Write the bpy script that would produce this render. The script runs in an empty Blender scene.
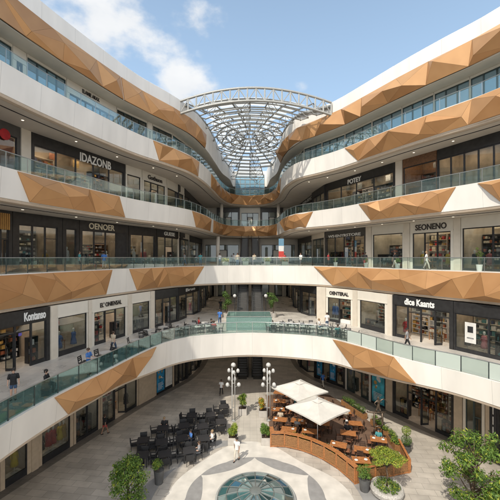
import bpy, bmesh, math, random
from mathutils import Vector, Matrix
from mathutils.geometry import delaunay_2d_cdt
PI = math.pi
R = math.radians
rnd = random.Random(11)
sc = bpy.context.scene
col = sc.collection
CAMZ = 15.4
F = 332.0          # focal length in pixels of the 500 px photograph
Z1, Z2, Z3, Z4 = 7.6, 14.2, 21.2, 28.0
FD = {Z1: 1.5, Z2: 2.25, Z3: 1.92, Z4: 1.92}      # depth of each balcony band
# ------------------------------------------------------------------ mesh helper
class MB:
    def __init__(s):
        s.v = []; s.f = []; s.m = []; s.uv = None
    def face(s, pts, m=0):
        b = len(s.v); s.v += [tuple(p) for p in pts]
        s.f.append(tuple(range(b, b + len(pts)))); s.m.append(m)
    def box(s, x0, x1, y0, y1, z0, z1, m=0, M=None):
        P = [Vector(p) for p in ((x0,y0,z0),(x1,y0,z0),(x1,y1,z0),(x0,y1,z0),(x0,y0,z1),(x1,y0,z1),(x1,y1,z1),(x0,y1,z1))]
        if M is not None: P = [M @ p for p in P]
        b = len(s.v); s.v += [tuple(p) for p in P]
        for q in ((0,3,2,1),(4,5,6,7),(0,1,5,4),(1,2,6,5),(2,3,7,6),(3,0,4,7)):
            s.f.append(tuple(b + i for i in q)); s.m.append(m)
        return s
    def cbox(s, c, d, rz=0, m=0, rx=0):
        M = Matrix.Translation(c) @ Matrix.Rotation(rz, 4, 'Z') @ Matrix.Rotation(rx, 4, 'X')
        return s.box(-d[0]/2, d[0]/2, -d[1]/2, d[1]/2, -d[2]/2, d[2]/2, m, M)
    def tube(s, pts, r, n=8, m=0, cap=True):
        pts = [Vector(p) for p in pts]
        rs = r if isinstance(r, (list, tuple)) else [r] * len(pts)
        b = len(s.v)
        for i, p in enumerate(pts):
            t = (pts[min(i+1, len(pts)-1)] - pts[max(i-1, 0)])
            t = t.normalized() if t.length > 1e-9 else Vector((0,0,1))
            a = t.cross(Vector((0,0,1)))
            if a.length < 1e-3: a = Vector((1,0,0))
            a.normalize(); c = a.cross(t)
            for k in range(n):
                an = 2*PI*(k+.5)/n
                s.v.append(tuple(p + (a*math.cos(an) + c*math.sin(an)) * rs[i]))
        for i in range(len(pts)-1):
            for k in range(n):
                s.f.append((b+i*n+k, b+i*n+(k+1)%n, b+(i+1)*n+(k+1)%n, b+(i+1)*n+k)); s.m.append(m)
        if cap:
            s.f.append(tuple(b+k for k in reversed(range(n)))); s.m.append(m)
            s.f.append(tuple(b+(len(pts)-1)*n+k for k in range(n))); s.m.append(m)
        return s
    def lathe(s, prof, n=16, c=(0,0,0), m=0, M=None):
        b = len(s.v)
        for r, z in prof:
            for k in range(n):
                p = Vector((r*math.cos(2*PI*k/n), r*math.sin(2*PI*k/n), z))
                if M is not None: p = M @ p
                s.v.append((p.x+c[0], p.y+c[1], p.z+c[2]))
        for i in range(len(prof)-1):
            for k in range(n):
                s.f.append((b+i*n+k, b+i*n+(k+1)%n, b+(i+1)*n+(k+1)%n, b+(i+1)*n+k)); s.m.append(m)
        if prof[0][0] > 1e-4: s.f.append(tuple(b+k for k in reversed(range(n)))); s.m.append(m)
        if prof[-1][0] > 1e-4:
            s.f.append(tuple(b+(len(prof)-1)*n+k for k in range(n))); s.m.append(m)
        return s
    def mesh(s, name, mats, smooth=False, weld=False):
        me = bpy.data.meshes.new(name)
        me.from_pydata(s.v, [], s.f)
        for mt in (mats if isinstance(mats, (list, tuple)) else [mats]): me.materials.append(mt)
        me.polygons.foreach_set('material_index', s.m)
        if s.uv:
            u = me.uv_layers.new(name='UVMap')
            fl = []
            for p in me.polygons:
                for vi in p.vertices: fl += list(s.uv[vi])
            u.data.foreach_set('uv', fl)
        if weld:
            bm = bmesh.new(); bm.from_mesh(me); bmesh.ops.remove_doubles(bm, verts=bm.verts, dist=1e-4); bm.to_mesh(me); bm.free()
        if smooth: me.polygons.foreach_set('use_smooth', [True]*len(me.polygons))
        me.update()
        return me
    def build(s, name, mats, parent=None, smooth=False, weld=False, loc=None):
        return link(name, s.mesh(name, mats, smooth, weld), parent, loc)
def link(name, me, parent=None, loc=None, rz=0):
    o = bpy.data.objects.new(name, me); col.objects.link(o)
    if parent is not None: o.parent = parent
    if loc is not None: o.location = loc
    o.rotation_euler.z = rz
    return o
def tag(o, label=None, cat=None, group=None, kind=None):
    if label: o['label'] = label
    if cat: o['category'] = cat
    if group: o['group'] = group
    if kind: o['kind'] = kind
    return o
def thing(name, label, cat, loc=(0,0,0), rz=0, group=None):
    o = bpy.data.objects.new(name, None); col.objects.link(o)
    o.empty_display_size = .2
    o.location = loc; o.rotation_euler = (0,0,rz)
    return tag(o, label, cat, group)
KIDS = {}
def copy_tree(o, label=None, loc=None, rz=None, group=None, scale=None):
    def cp(x, par):
        c = x.copy(); col.objects.link(c)
        if par is not None: c.parent = par
        for ch in list(x.children): cp(ch, c)
        return c
    r = cp(o, None)
    if loc is not None: r.location = loc
    if rz is not None: r.rotation_euler.z = rz
    if scale is not None: r.scale = (scale,)*3
    return tag(r, label, None, group)
# ------------------------------------------------------------------ materials
def nm(name):
    m = bpy.data.materials.new(name); m.use_nodes = True
    nt = m.node_tree; b = nt.nodes['Principled BSDF']
    return m, nt, b
def mat(name, c, rough=.6, metal=0, var=.12, scale=3.0, bump=0, spec=.5, bscale=None, coord='Object', trans=0):
    m, nt, b = nm(name); N = nt.nodes; L = nt.links
    b.inputs['Roughness'].default_value = rough; b.inputs['Metallic'].default_value = metal
    b.inputs['Specular IOR Level'].default_value = spec
    tc = N.new('ShaderNodeTexCoord')
    no = N.new('ShaderNodeTexNoise'); no.inputs['Scale'].default_value = scale; no.inputs['Detail'].default_value = 5
    L.new(tc.outputs[coord], no.inputs['Vector'])
    mx = N.new('ShaderNodeMix'); mx.data_type = 'RGBA'
    mx.inputs[6].default_value = (*[max(0, x*(1-var)) for x in c], 1)
    mx.inputs[7].default_value = (*[min(1, x*(1+var)) for x in c], 1)
    mr = N.new('ShaderNodeMapRange'); mr.inputs[1].default_value = .3; mr.inputs[2].default_value = .7
    L.new(no.outputs[0], mr.inputs[0]); L.new(mr.outputs[0], mx.inputs[0]); L.new(mx.outputs[2], b.inputs['Base Color'])
    if bump:
        n2 = N.new('ShaderNodeTexNoise'); n2.inputs['Scale'].default_value = bscale or scale*8; n2.inputs['Detail'].default_value = 4
        L.new(tc.outputs[coord], n2.inputs['Vector'])
        bp = N.new('ShaderNodeBump'); bp.inputs['Strength'].default_value = bump; bp.inputs['Distance'].default_value = .02
        L.new(n2.outputs[0], bp.inputs['Height']); L.new(bp.outputs[0], b.inputs['Normal'])
    return m
def emit(name, c, s):
    m, nt, b = nm(name)
    b.inputs['Base Color'].default_value = (*c, 1); b.inputs['Emission Color'].default_value = (*c, 1); b.inputs['Emission Strength'].default_value = s
    return m
def glass(name, tint, body, refl=.12, opac=.15, rough=.02):
    """thin sheet: tinted see-through + a little milky body + mirror reflection by angle"""
    m, nt, b = nm(name); N = nt.nodes; L = nt.links
    N.remove(b); out = N['Material Output']
    tr = N.new('ShaderNodeBsdfTransparent'); tr.inputs[0].default_value = (*tint, 1)
    df = N.new('ShaderNodeBsdfDiffuse'); df.inputs[0].default_value = (*body, 1)
    gl = N.new('ShaderNodeBsdfGlossy'); gl.inputs['Roughness'].default_value = rough; gl.inputs[0].default_value = (.95,.98,1,1)
    m1 = N.new('ShaderNodeMixShader'); oi = N.new('ShaderNodeObjectInfo'); om = N.new('ShaderNodeMapRange'); om.inputs[3].default_value = opac*.6; om.inputs[4].default_value = min(1, opac*1.4); L.new(oi.outputs['Random'], om.inputs[0]); L.new(om.outputs[0], m1.inputs[0])
    L.new(tr.outputs[0], m1.inputs[1]); L.new(df.outputs[0], m1.inputs[2])
    fr = N.new('ShaderNodeLayerWeight'); fr.inputs[0].default_value = .25
    mr = N.new('ShaderNodeMapRange'); mr.inputs[3].default_value = refl; mr.inputs[4].default_value = min(1, refl+.6)
    L.new(fr.outputs['Fresnel'], mr.inputs[0])
    m2 = N.new('ShaderNodeMixShader'); L.new(mr.outputs[0], m2.inputs[0]); L.new(m1.outputs[0], m2.inputs[1]); L.new(gl.outputs[0], m2.inputs[2])
    L.new(m2.outputs[0], out.inputs[0])
    return m
def panel_mat(name, c, seam_w, seam_h, rough=.45, metal=0, var=.04, dark=.66):
    """painted cladding with fine seams laid out along the band (UV in metres)"""
    m, nt, b = nm(name); N = nt.nodes; L = nt.links
    b.inputs['Roughness'].default_value = rough; b.inputs['Metallic'].default_value = metal
    uv = N.new('ShaderNodeUVMap'); br = N.new('ShaderNodeTexBrick')
    br.offset = 0; br.inputs['Scale'].default_value = 1; br.inputs['Brick Width'].default_value = seam_w; br.inputs['Row Height'].default_value = seam_h
    br.inputs['Mortar Size'].default_value = .012; br.inputs['Mortar Smooth'].default_value = .3; br.inputs['Bias'].default_value = 0
    br.inputs['Color1'].default_value = (*[x*(1-var) for x in c], 1); br.inputs['Color2'].default_value = (*[min(1, x*(1+var*.6)) for x in c], 1)
    br.inputs['Mortar'].default_value = (*[x*dark for x in c], 1)
    L.new(uv.outputs[0], br.inputs['Vector'])
    tc = N.new('ShaderNodeTexCoord'); no = N.new('ShaderNodeTexNoise'); no.inputs['Scale'].default_value = .7; no.inputs['Detail'].default_value = 6
    mp = N.new('ShaderNodeMapping'); mp.inputs['Scale'].default_value = (1,1,.25)
    L.new(tc.outputs['Object'], mp.inputs[0]); L.new(mp.outputs[0], no.inputs['Vector'])
    mr = N.new('ShaderNodeMapRange'); mr.inputs[1].default_value = .3; mr.inputs[2].default_value = .7; mr.inputs[3].default_value = .89; mr.inputs[4].default_value = 1.04; L.new(no.outputs[0], mr.inputs[0])
    mu = N.new('ShaderNodeMix'); mu.data_type = 'RGBA'; mu.blend_type = 'MULTIPLY'; mu.inputs[0].default_value = 1
    L.new(br.outputs[0], mu.inputs[6]); L.new(mr.outputs[0], mu.inputs[7]); L.new(mu.outputs[2], b.inputs['Base Color'])
    return m
def tile_mat(name, c1, c2, grout, w, h, rough=.35, offset=.5, mort=.012, var=.1, rot=0, spec=.5):
    m, nt, b = nm(name); N = nt.nodes; L = nt.links
    b.inputs['Specular IOR Level'].default_value = spec
    tc = N.new('ShaderNodeTexCoord'); mp = N.new('ShaderNodeMapping'); mp.inputs['Rotation'].default_value = (0,0,rot)
    L.new(tc.outputs['Object'], mp.inputs[0])
    br = N.new('ShaderNodeTexBrick'); br.offset = offset; br.inputs['Scale'].default_value = 1
    br.inputs['Brick Width'].default_value = w; br.inputs['Row Height'].default_value = h; br.inputs['Mortar Size'].default_value = mort
    br.inputs['Color1'].default_value = (*c1,1); br.inputs['Color2'].default_value = (*c2,1); br.inputs['Mortar'].default_value = (*grout,1)
    L.new(mp.outputs[0], br.inputs['Vector'])
    no = N.new('ShaderNodeTexNoise'); no.inputs['Scale'].default_value = .55; no.inputs['Detail'].default_value = 8; no.inputs['Roughness'].default_value = .65
    L.new(tc.outputs['Object'], no.inputs['Vector'])
    mr = N.new('ShaderNodeMapRange'); mr.inputs[1].default_value = .3; mr.inputs[2].default_value = .7; mr.inputs[3].default_value = 1-var*1.6; mr.inputs[4].default_value = 1+var
    L.new(no.outputs[0], mr.inputs[0])
    mu = N.new('ShaderNodeMix'); mu.data_type = 'RGBA'; mu.blend_type = 'MULTIPLY'; mu.inputs[0].default_value = 1
    L.new(br.outputs[0], mu.inputs[6]); L.new(mr.outputs[0], mu.inputs[7]); L.new(mu.outputs[2], b.inputs['Base Color'])
    r2 = N.new('ShaderNodeMapRange'); r2.inputs[1].default_value = .35; r2.inputs[2].default_value = .65; r2.inputs[3].default_value = rough-.1; r2.inputs[4].default_value = rough+.15
    L.new(no.outputs[0], r2.inputs[0]); L.new(r2.outputs[0], b.inputs['Roughness'])
    bp = N.new('ShaderNodeBump'); bp.inputs['Strength'].default_value = .25; bp.inputs['Distance'].default_value = .004; bp.invert = True
    L.new(br.outputs['Fac'], bp.inputs['Height']); L.new(bp.outputs[0], b.inputs['Normal'])
    return m
def leaf_mat(name, c, c2):
    m, nt, b = nm(name); N = nt.nodes; L = nt.links
    b.inputs['Roughness'].default_value = .5; b.inputs['Specular IOR Level'].default_value = .3
    ge = N.new('ShaderNodeNewGeometry'); mx = N.new('ShaderNodeMix'); mx.data_type = 'RGBA'
    mx.inputs[6].default_value = (*c,1); mx.inputs[7].default_value = (*c2,1)
    L.new(ge.outputs['Random Per Island'], mx.inputs[0]); L.new(mx.outputs[2], b.inputs['Base Color'])
    tl = N.new('ShaderNodeBsdfTranslucent'); L.new(mx.outputs[2], tl.inputs[0])
    ms = N.new('ShaderNodeMixShader'); ms.inputs[0].default_value = .3
    L.new(b.outputs[0], ms.inputs[1]); L.new(tl.outputs[0], ms.inputs[2]); L.new(ms.outputs[0], N['Material Output'].inputs[0])
    return m
WHITE = panel_mat('white_cladding', (.82,.79,.74), 3.0, 5.0, .5)
GOLD0 = mat('copper_panel', (.57,.305,.125), .42, .2, .08, .6, spec=.5)
def gold_mat():
    m, nt, b = nm('copper_cladding'); N = nt.nodes; L = nt.links
    b.inputs['Metallic'].default_value = .32; b.inputs['Roughness'].default_value = .42
    ge = N.new('ShaderNodeNewGeometry'); tc = N.new('ShaderNodeTexCoord')
    no = N.new('ShaderNodeTexNoise'); no.inputs['Scale'].default_value = .9; no.inputs['Detail'].default_value = 7; L.new(tc.outputs['Object'], no.inputs['Vector'])
    ad = N.new('ShaderNodeMath'); ad.operation = 'ADD'; L.new(ge.outputs['Random Per Island'], ad.inputs[0]); L.new(no.outputs[0], ad.inputs[1])
    mr = N.new('ShaderNodeMapRange'); mr.inputs[1].default_value = .4; mr.inputs[2].default_value = 1.6; L.new(ad.outputs[0], mr.inputs[0])
    mx = N.new('ShaderNodeMix'); mx.data_type = 'RGBA'; mx.inputs[6].default_value = (.45,.232,.098,1); mx.inputs[7].default_value = (.62,.35,.16,1)
    L.new(mr.outputs[0], mx.inputs[0]); L.new(mx.outputs[2], b.inputs['Base Color'])
    r2 = N.new('ShaderNodeMapRange'); r2.inputs[3].default_value = .28; r2.inputs[4].default_value = .50; L.new(no.outputs[0], r2.inputs[0]); L.new(r2.outputs[0], b.inputs['Roughness'])
    return m
GOLD = gold_mat()
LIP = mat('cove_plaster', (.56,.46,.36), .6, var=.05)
SOFFIT = mat('soffit_plaster', (.62,.56,.49), .75, var=.06, scale=.8)
CEIL_DARK = mat('corridor_ceiling', (.42,.37,.31), .8, var=.08)
ROOFM = mat('roof_membrane', (.55,.54,.52), .8)
CREAM = mat('cream_stone', (.66,.60,.51), .55, var=.06, scale=2)
CREAM2 = mat('cream_render', (.72,.68,.60), .6, var=.04, scale=1.5)
BEIGE = mat('beige_stone', (.50,.40,.29), .55, var=.1, scale=3)
BLACK = mat('black_cladding', (.026,.026,.027), .35, var=.3)
BLACK2 = mat('charcoal_metal', (.045,.046,.05), .4, .5, var=.2)
DGREY = mat('dark_grey_cladding', (.075,.072,.068), .5)
BROWN = mat('brown_wood', (.16,.08,.04), .5, var=.35, scale=6)
STEEL = mat('brushed_steel', (.55,.56,.57), .3, .9, var=.06)
GSTEEL = mat('grey_painted_steel', (.36,.36,.34), .45, .35, var=.08)
POSTM = mat('dark_green_grey_post', (.07,.095,.095), .4, .5)
RAILM = mat('satin_handrail', (.45,.47,.46), .3, .85, var=.05)
G_RAIL = glass('balustrade_glass', (.88,.95,.93), (.35,.50,.48), .025, .04)
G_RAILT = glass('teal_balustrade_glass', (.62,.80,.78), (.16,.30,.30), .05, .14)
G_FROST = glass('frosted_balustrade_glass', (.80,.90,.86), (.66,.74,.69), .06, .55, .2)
G_SHOP = glass('shop_glass', (.82,.85,.84), (.05,.06,.06), .045, .03)
G_BLUE = glass('blue_curtain_glass', (.40,.55,.62), (.09,.25,.35), .30, .80)
G_ROOF = glass('canopy_sheet_glass', (.85,.90,.93), (.86,.87,.86), .03, .62, .2)
G_TEAL = glass('teal_glass', (.66,.84,.80), (.36,.52,.49), .08, .36)
def frosted(name, c, op):
    m, nt, b = nm(name); N = nt.nodes; L = nt.links; N.remove(b)
    tr = N.new('ShaderNodeBsdfTransparent'); tr.inputs[0].default_value = (.9,.95,.98,1)
    tl = N.new('ShaderNodeBsdfTranslucent'); tl.inputs[0].default_value = (*c,1)
    df = N.new('ShaderNodeBsdfDiffuse'); df.inputs[0].default_value = (*c,1)
    a = N.new('ShaderNodeMixShader'); a.inputs[0].default_value = .7; L.new(df.outputs[0], a.inputs[1]); L.new(tl.outputs[0], a.inputs[2])
    k = N.new('ShaderNodeMixShader'); k.inputs[0].default_value = op; L.new(tr.outputs[0], k.inputs[1]); L.new(a.outputs[0], k.inputs[2])
    L.new(k.outputs[0], N['Material Output'].inputs[0]); return m
G_ROOF = frosted('frosted_canopy_glass', (.82,.82,.79), .84)
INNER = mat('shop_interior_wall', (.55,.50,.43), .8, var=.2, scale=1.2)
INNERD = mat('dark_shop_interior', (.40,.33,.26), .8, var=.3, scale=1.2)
WOODI = mat('warm_shop_wood', (.34,.17,.08), .6, var=.25, scale=4)
LAMPE = emit('shop_strip_light', (1,.80,.58), 8.0)
DISPFILL = emit('display_fill_strip', (1,.86,.68), 7.0)
DOWNL = emit('downlight_lens', (1,.88,.7), 1.6)
DOWNL.cycles.emission_sampling = 'NONE'
WHITE_P = mat('white_paint', (.78,.77,.74), .5, var=.04)
SIGNW = mat('white_sign_letter', (.82,.82,.80), .4, var=.02)
SIGND = mat('dark_sign_letter', (.035,.03,.028), .4, var=.1)
FLOORT = tile_mat('gallery_tile', (.56,.53,.48), (.49,.46,.42), (.36,.34,.31), .9, .9, .3, 0)
GOODS = [mat('merchandise_'+n, c, .6, var=.3, scale=9) for n, c in (('cream',(.62,.56,.46)),('rust',(.36,.12,.06)),('navy',(.04,.06,.14)),('ochre',(.45,.28,.08)),('grey',(.22,.22,.22)),('white',(.75,.74,.72)),('teal',(.06,.22,.24)),('red',(.42,.03,.03)),('black',(.02,.02,.02)))]
# ------------------------------------------------------------------ plan curves
def catmull(P, step=.25):
    P = [Vector(p) for p in P]; out = []
    for i in range(len(P)-1):
        p0 = P[i-1] if i else P[0]*2-P[1]; p1 = P[i]; p2 = P[i+1]; p3 = P[i+2] if i+2 < len(P) else P[-1]*2-P[-2]
        n = max(2, int((p2-p1).length/step))
        for k in range(n):
            t = k/n
            out.append(.5*((2*p1)+(p2-p0)*t+(2*p0-5*p1+4*p2-p3)*t*t+(3*p1-p0-3*p2+p3)*t**3))
    out.append(P[-1]); return out
class Curve:
    """a plan line that runs near-left, far end, near-right; the void lies on its right hand"""
    def __init__(s, P):
        s.p = catmull(P); s.s = [0]
        for a, b in zip(s.p, s.p[1:]): s.s.append(s.s[-1]+(b-a).length)
        s.L = s.s[-1]
    def idx(s, d):
        lo, hi = 0, len(s.s)-1
        while hi-lo > 1:
            m = (lo+hi)//2
            if s.s[m] <= d: lo = m
            else: hi = m
        return lo
    def pos(s, d):
        i = s.idx(max(0, min(s.L, d))); f = (d-s.s[i])/(s.s[i+1]-s.s[i]); return s.p[i].lerp(s.p[i+1], f)
    def tan(s, d, w=.6): return (s.pos(min(s.L, d+w))-s.pos(max(0, d-w))).normalized()
    def off(s, d, o):
        t = s.tan(d); p = s.pos(d); return Vector((p.x+t.y*o, p.y-t.x*o))
    def px(s, px):
        """distance along the line at a bearing given in photo pixels"""
        r = (px-250)/F; best = None
        for i in range(len(s.p)-1):
            a, b = s.p[i], s.p[i+1]
            fa, fb = a.x-r*a.y, b.x-r*b.y
            if fa <= 0 <= fb and b.y > .3 and fb > fa: best = s.s[i]+(s.s[i+1]-s.s[i])*(-fa)/(fb-fa); break
        return best if best is not None else (0 if px < 250 else s.L)
EL = [(-22.5,-26),(-21.8,-12),(-20.5,0),(-19,8),(-17.4,16),(-16,21.6),(-15.0,25.2),(-13.3,29.9),(-11.5,34.2),(-9.2,38),(-7.3,42),(-6.2,47.5),(-5.6,54)]
ER = [(4.9,55),(5.1,50),(6.2,45),(8.5,42),(10.4,39.5),(12.3,36),(14.4,32),(16.4,28.6),(18.2,25.8),(19.6,22.5),(21.2,17),(22.5,10),(23,0),(23.4,-12)]
E4 = Curve(EL+[(-5.0,61),(-3.6,66.5),(0,68.5),(3.5,66.5),(4.8,61)]+ER)
ERF = Curve(EL+[(-5.0,61),(-3.9,66),(-3.6,72),(-3,72.6),(3,72.6),(3.6,72),(3.9,66),(4.8,61)]+ER)
E3 = Curve(EL+[(-4.8,59),(-3.4,61.8),(0,63),(3.4,61.8),(4.6,59)]+ER)
E2 = Curve(EL[:9]+[(-9.6,38.2),(-7.4,41.4),(-4,43.5),(0,44.3),(4,43.6),(8,41.8),(10.4,39.3)]+ER[5:])
E1 = Curve([(-16,-26),(-15,-12),(-13.5,0),(-12.2,8),(-11.5,13),(-11.15,16.7),(-10.6,19.6),(-9.8,22.6),(-9.0,26),(-8.0,29.2),(-6.9,31.2),(-4.6,32.8),(0,33.8),(4.8,32.9),(7.6,31.6),(9.3,29.4),(11.2,26),(12.5,24.2),(13.9,22.6),(15.5,20.2),(17,17),(18.5,11),(19,0)])
AC = Curve([(-22.5,2),(-21,8),(-19.2,14),(-17.4,19),(-16.1,22.6),(-14.9,26),(-13.2,30.5),(-11.4,35),(-9.4,39),(-8,42),(-7.2,46),(-7,52),(-7,66),(7,66),(6.8,52),(7.1,46),(8.2,42.6),(9.6,40.4),(11.4,38.4),(13,35),(15,31.4),(17.1,28),(18.8,25.2),(20.4,22),(22,17),(23.2,10),(23.8,2)])
BC = Curve([(-24.4,2),(-23,9),(-21.4,16),(-19.7,22.4),(-18.4,27),(-16.6,32),(-14.2,37),(-12,41.5),(-10.6,46),(-9.8,52),(-9.6,67),(9.6,67),(10,52),(10.9,47),(12.6,42.5),(15,38),(17.8,33),(20.5,28),(22.5,23),(24.5,17),(26,10),(27,2)])
CC = Curve([(-22.4,0),(-20.9,8),(-19.3,16),(-17.8,22),(-16.8,25.6),(-15.1,30.6),(-13.2,35.2),(-10.9,39),(-9,43),(-8,48),(-7.4,55),(-6.8,62),(-5.5,67.5),(-3.2,71),(3.2,71),(5.4,67.5),(6.6,62),(6.7,55),(6.9,50.5),(7.9,46.2),(9.9,43.8),(11.9,41),(13.9,37),(16.1,33),(18.1,29.5),(19.9,26.5),(21.4,23),(23,17.5),(24.3,10),(24.8,0)])
def gpt(px, py, z=0):
    """world point at height z under a photo pixel (used once, to survey positions)"""
    d = (CAMZ-z)*F/(py-257.0); return Vector(((px-250)/F*d, d, z))
# ------------------------------------------------------------------ the ground
PAVE = tile_mat('plaza_paving', (.52,.475,.415), (.41,.375,.33), (.27,.25,.22), 1.2, .6, .5, .5, .012, .17, R(8), .3)
PAVEL = tile_mat('light_paving', (.50,.465,.405), (.46,.425,.375), (.33,.3,.27), .6, .6, .5, 0, .01, .08, 0, .3)
PAVEW = mat('white_terrazzo', (.60,.57,.52), .45, var=.13, scale=1.2, bump=.05)
PAVEG = mat('grey_granite', (.27,.265,.26), .5, var=.13, scale=2.2, bump=.06)
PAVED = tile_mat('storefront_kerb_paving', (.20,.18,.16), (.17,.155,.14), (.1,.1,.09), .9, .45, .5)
GND = mat('far_ground', (.33,.31,.28), .9, var=.15, scale=.05)
g = MB(); g.face([(-900,-900,0),(900,-900,0),(900,900,0),(-900,900,0)])
tag(g.build('ground', GND), kind='structure')
g = MB(); g.face([(-40,-8,.004),(40,-8,.004),(40,85,.004),(-40,85,.004)])
tag(g.build('plaza_paving', PAVE), kind='structure')
g = MB()
for a, b in ((-.95,24.9),):
    g.face([(-.95,25.5,.008),(1.0,25.5,.008),(1.0,41,.008),(-.95,41,.008)])
tag(g.build('light_path', PAVEL), kind='structure')
def strip2(curve, o0, o1, z, name, m, s0=0, s1=None):
    g = MB(); s1 = s1 or curve.L; n = int((s1-s0)/.6)
    for i in range(n):
        a, b = s0+(s1-s0)*i/n, s0+(s1-s0)*(i+1)/n
        p, q, r_, t = curve.off(a,o0), curve.off(b,o0), curve.off(b,o1), curve.off(a,o1)
        g.face([(p.x,p.y,z),(t.x,t.y,z),(r_.x,r_.y,z),(q.x,q.y,z)])
    return tag(g.build(name, m, weld=True), kind='structure')
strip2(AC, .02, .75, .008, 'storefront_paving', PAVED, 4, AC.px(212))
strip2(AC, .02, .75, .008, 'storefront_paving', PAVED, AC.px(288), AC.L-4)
SKC = Vector((.35, 20.95, 0))
cusps = [R(a) for a in (33, 90, 147, 206, 270, 334)]
def polar(r, a, z): return (SKC.x+r*math.cos(a), SKC.y+r*math.sin(a), z)
g = MB(); N = 160
ring = [polar(6.0+.55*math.cos(3*(2*PI*k/N)+1.1)+.25*math.sin(5*(2*PI*k/N)), 2*PI*k/N, .008) for k in range(N)]
for k in range(N):
    a, b = 2*PI*k/N, 2*PI*(k+1)/N
    g.face([polar(2.2,a,.012), ring[k][:2]+(.012,), ring[(k+1)%N][:2]+(.012,), polar(2.2,b,.012)])
tag(g.build('white_plaza_ring', PAVEW, weld=True), kind='structure')
for i in range(6):
    a0, a1 = cusps[i], cusps[(i+1)%6]
    if a1 < a0: a1 += 2*PI
    g = MB(); n = 22
    for k in range(n):
        t0, t1 = k/n, (k+1)/n
        def ro(t): return 4.35+.2*abs(math.cos(PI*t))+ .12*math.sin(PI*t)
        def ri(t): return 4.45-.98*math.sin(PI*t)**.75 if 0 < t < 1 else 4.52
        A0, A1 = a0+(a1-a0)*t0, a0+(a1-a0)*t1
        g.face([polar(min(ri(t0),ro(t0)),A0,.016), polar(ro(t0),A0,.016), polar(ro(t1),A1,.016), polar(min(ri(t1),ro(t1)),A1,.016)])
    tag(g.build('grey_paving_crescent', PAVEG, weld=True), kind='structure')
for a0, a1, r0 in ((95,150,5.6),(150,205,5.7),(335,395,5.9)):
    g = MB(); n = 24
    for k in range(n):
        t0, t1 = k/n, (k+1)/n
        A0, A1 = R(a0+(a1-a0)*t0), R(a0+(a1-a0)*t1)
        w0, w1 = 1.1*math.sin(PI*t0), 1.1*math.sin(PI*t1)
        g.face([polar(r0+.9,A0,.016),polar(r0+.9+w0,A0,.016),polar(r0+.9+w1,A1,.016),polar(r0+.9,A1,.016)])
    tag(g.build('grey_paving_crescent', PAVEG, weld=True), kind='structure')
# ------------------------------------------------------------------ the building shell
mall = thing('shopping_mall', 'curved open-air shopping mall with white and copper balcony bands around the plaza', 'building', (0,30,0))
OFF = Vector((0,30,0))
def bpart(name, mb, m, **k):
    mb.v = [(x, y-30, z) for x, y, z in mb.v]
    return mb.build(name, m, mall, **k)
def slab(curve, o, z, name, m, flip=False):
    n = int(curve.L/.7)
    pts = [curve.off(curve.L*i/n, o) for i in range(n+1)]
    poly = [(p.x, p.y) for p in pts]+[(42,poly_y(pts[-1])),(42,86),(-42,86),(-42,poly_y(pts[0]))]
    r = delaunay_2d_cdt([Vector(p) for p in poly], [], [list(range(len(poly)))], 1, 1e-5)
    g = MB()
    g.v = [(p.x, p.y, z) for p in r[0]]
    for f in r[2]: g.f.append(tuple(reversed(f)) if flip else tuple(f)); g.m.append(0)
    return bpart(name, g, m)
def poly_y(p): return p.y
def sweep(curve, prof, name, mats, mi=None, s0=0, s1=None, step=.5, label=None):
    s1 = s1 or curve.L; n = int((s1-s0)/step); g = MB(); g.uv = []
    vl = [0]
    p0 = prof(s1/2) if callable(prof) else prof
    for a, b in zip(p0, p0[1:]): vl.append(vl[-1]+math.hypot(a[0]-b[0], a[1]-b[1]))
    for i in range(n+1):
        d = s0+(s1-s0)*i/n
        for (o, z), v in zip(prof(d) if callable(prof) else prof, vl):
            p = curve.off(d, o); g.v.append((p.x, p.y, z)); g.uv.append((d, v+.02))
    k = len(p0)
    for i in range(n):
        for j in range(k-1):
            g.f.append((i*k+j, i*k+j+1, (i+1)*k+j+1, (i+1)*k+j)); g.m.append(mi[j] if mi else 0)
    o = bpart(name, g, mats)
    return o
def depth1(s):
    """the lowest band is shallow along the sides and deepens round the far end"""
    t = max(0, min(1, (E1.pos(s).y-22.5)/8.5)); return 1.5+.72*t*t*(3-2*t)
for cv, z, nm_ in ((E1,Z1,'first'),(E2,Z2,'second'),(E3,Z3,'third'),(E4,Z4,'top')):
    slab(cv, -.02, z, 'gallery_floor', FLOORT)
    f = FD[z]; slab(cv, -.5, z-f-.28, 'gallery_ceiling', SOFFIT, True)
    e_ = (lambda s, c=cv: depth1(s)-FD[Z1]) if z == Z1 else (lambda s: 0.0)
    sweep(cv, lambda s, z=z, f=f, e_=e_: [(-.3,z),(-.3,z+.07),(.02,z+.07),(.0,z-.1),(-.16,z-f-e_(s)),(-.24,z-f-.03-e_(s))], 'white_fascia', WHITE)
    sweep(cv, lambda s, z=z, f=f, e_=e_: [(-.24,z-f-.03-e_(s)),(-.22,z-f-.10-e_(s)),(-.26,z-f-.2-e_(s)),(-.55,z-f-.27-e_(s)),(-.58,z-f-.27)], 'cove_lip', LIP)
    sweep(cv, [(-1.3,z-f-.28),(-1.3,z-f-.32),(-1.38,z-f-.32),(-1.38,z-f-.28)], 'ceiling_groove', BLACK2)
RZ0, RZ1, RZ2 = 30.8, 32.75, 34.15
sweep(ERF, [(-.7,RZ2),(-.05,RZ2+.02),(.02,RZ2-.04),(.0,RZ1),(-.1,RZ0),(-.3,RZ0)], 'white_roof_fascia', WHITE)
slab(ERF, -.25, RZ2-.05, 'roof', ROOFM)
slab(ERF, -.25, RZ0+.01, 'roof_soffit', CREAM2, True)
g = MB()
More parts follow.
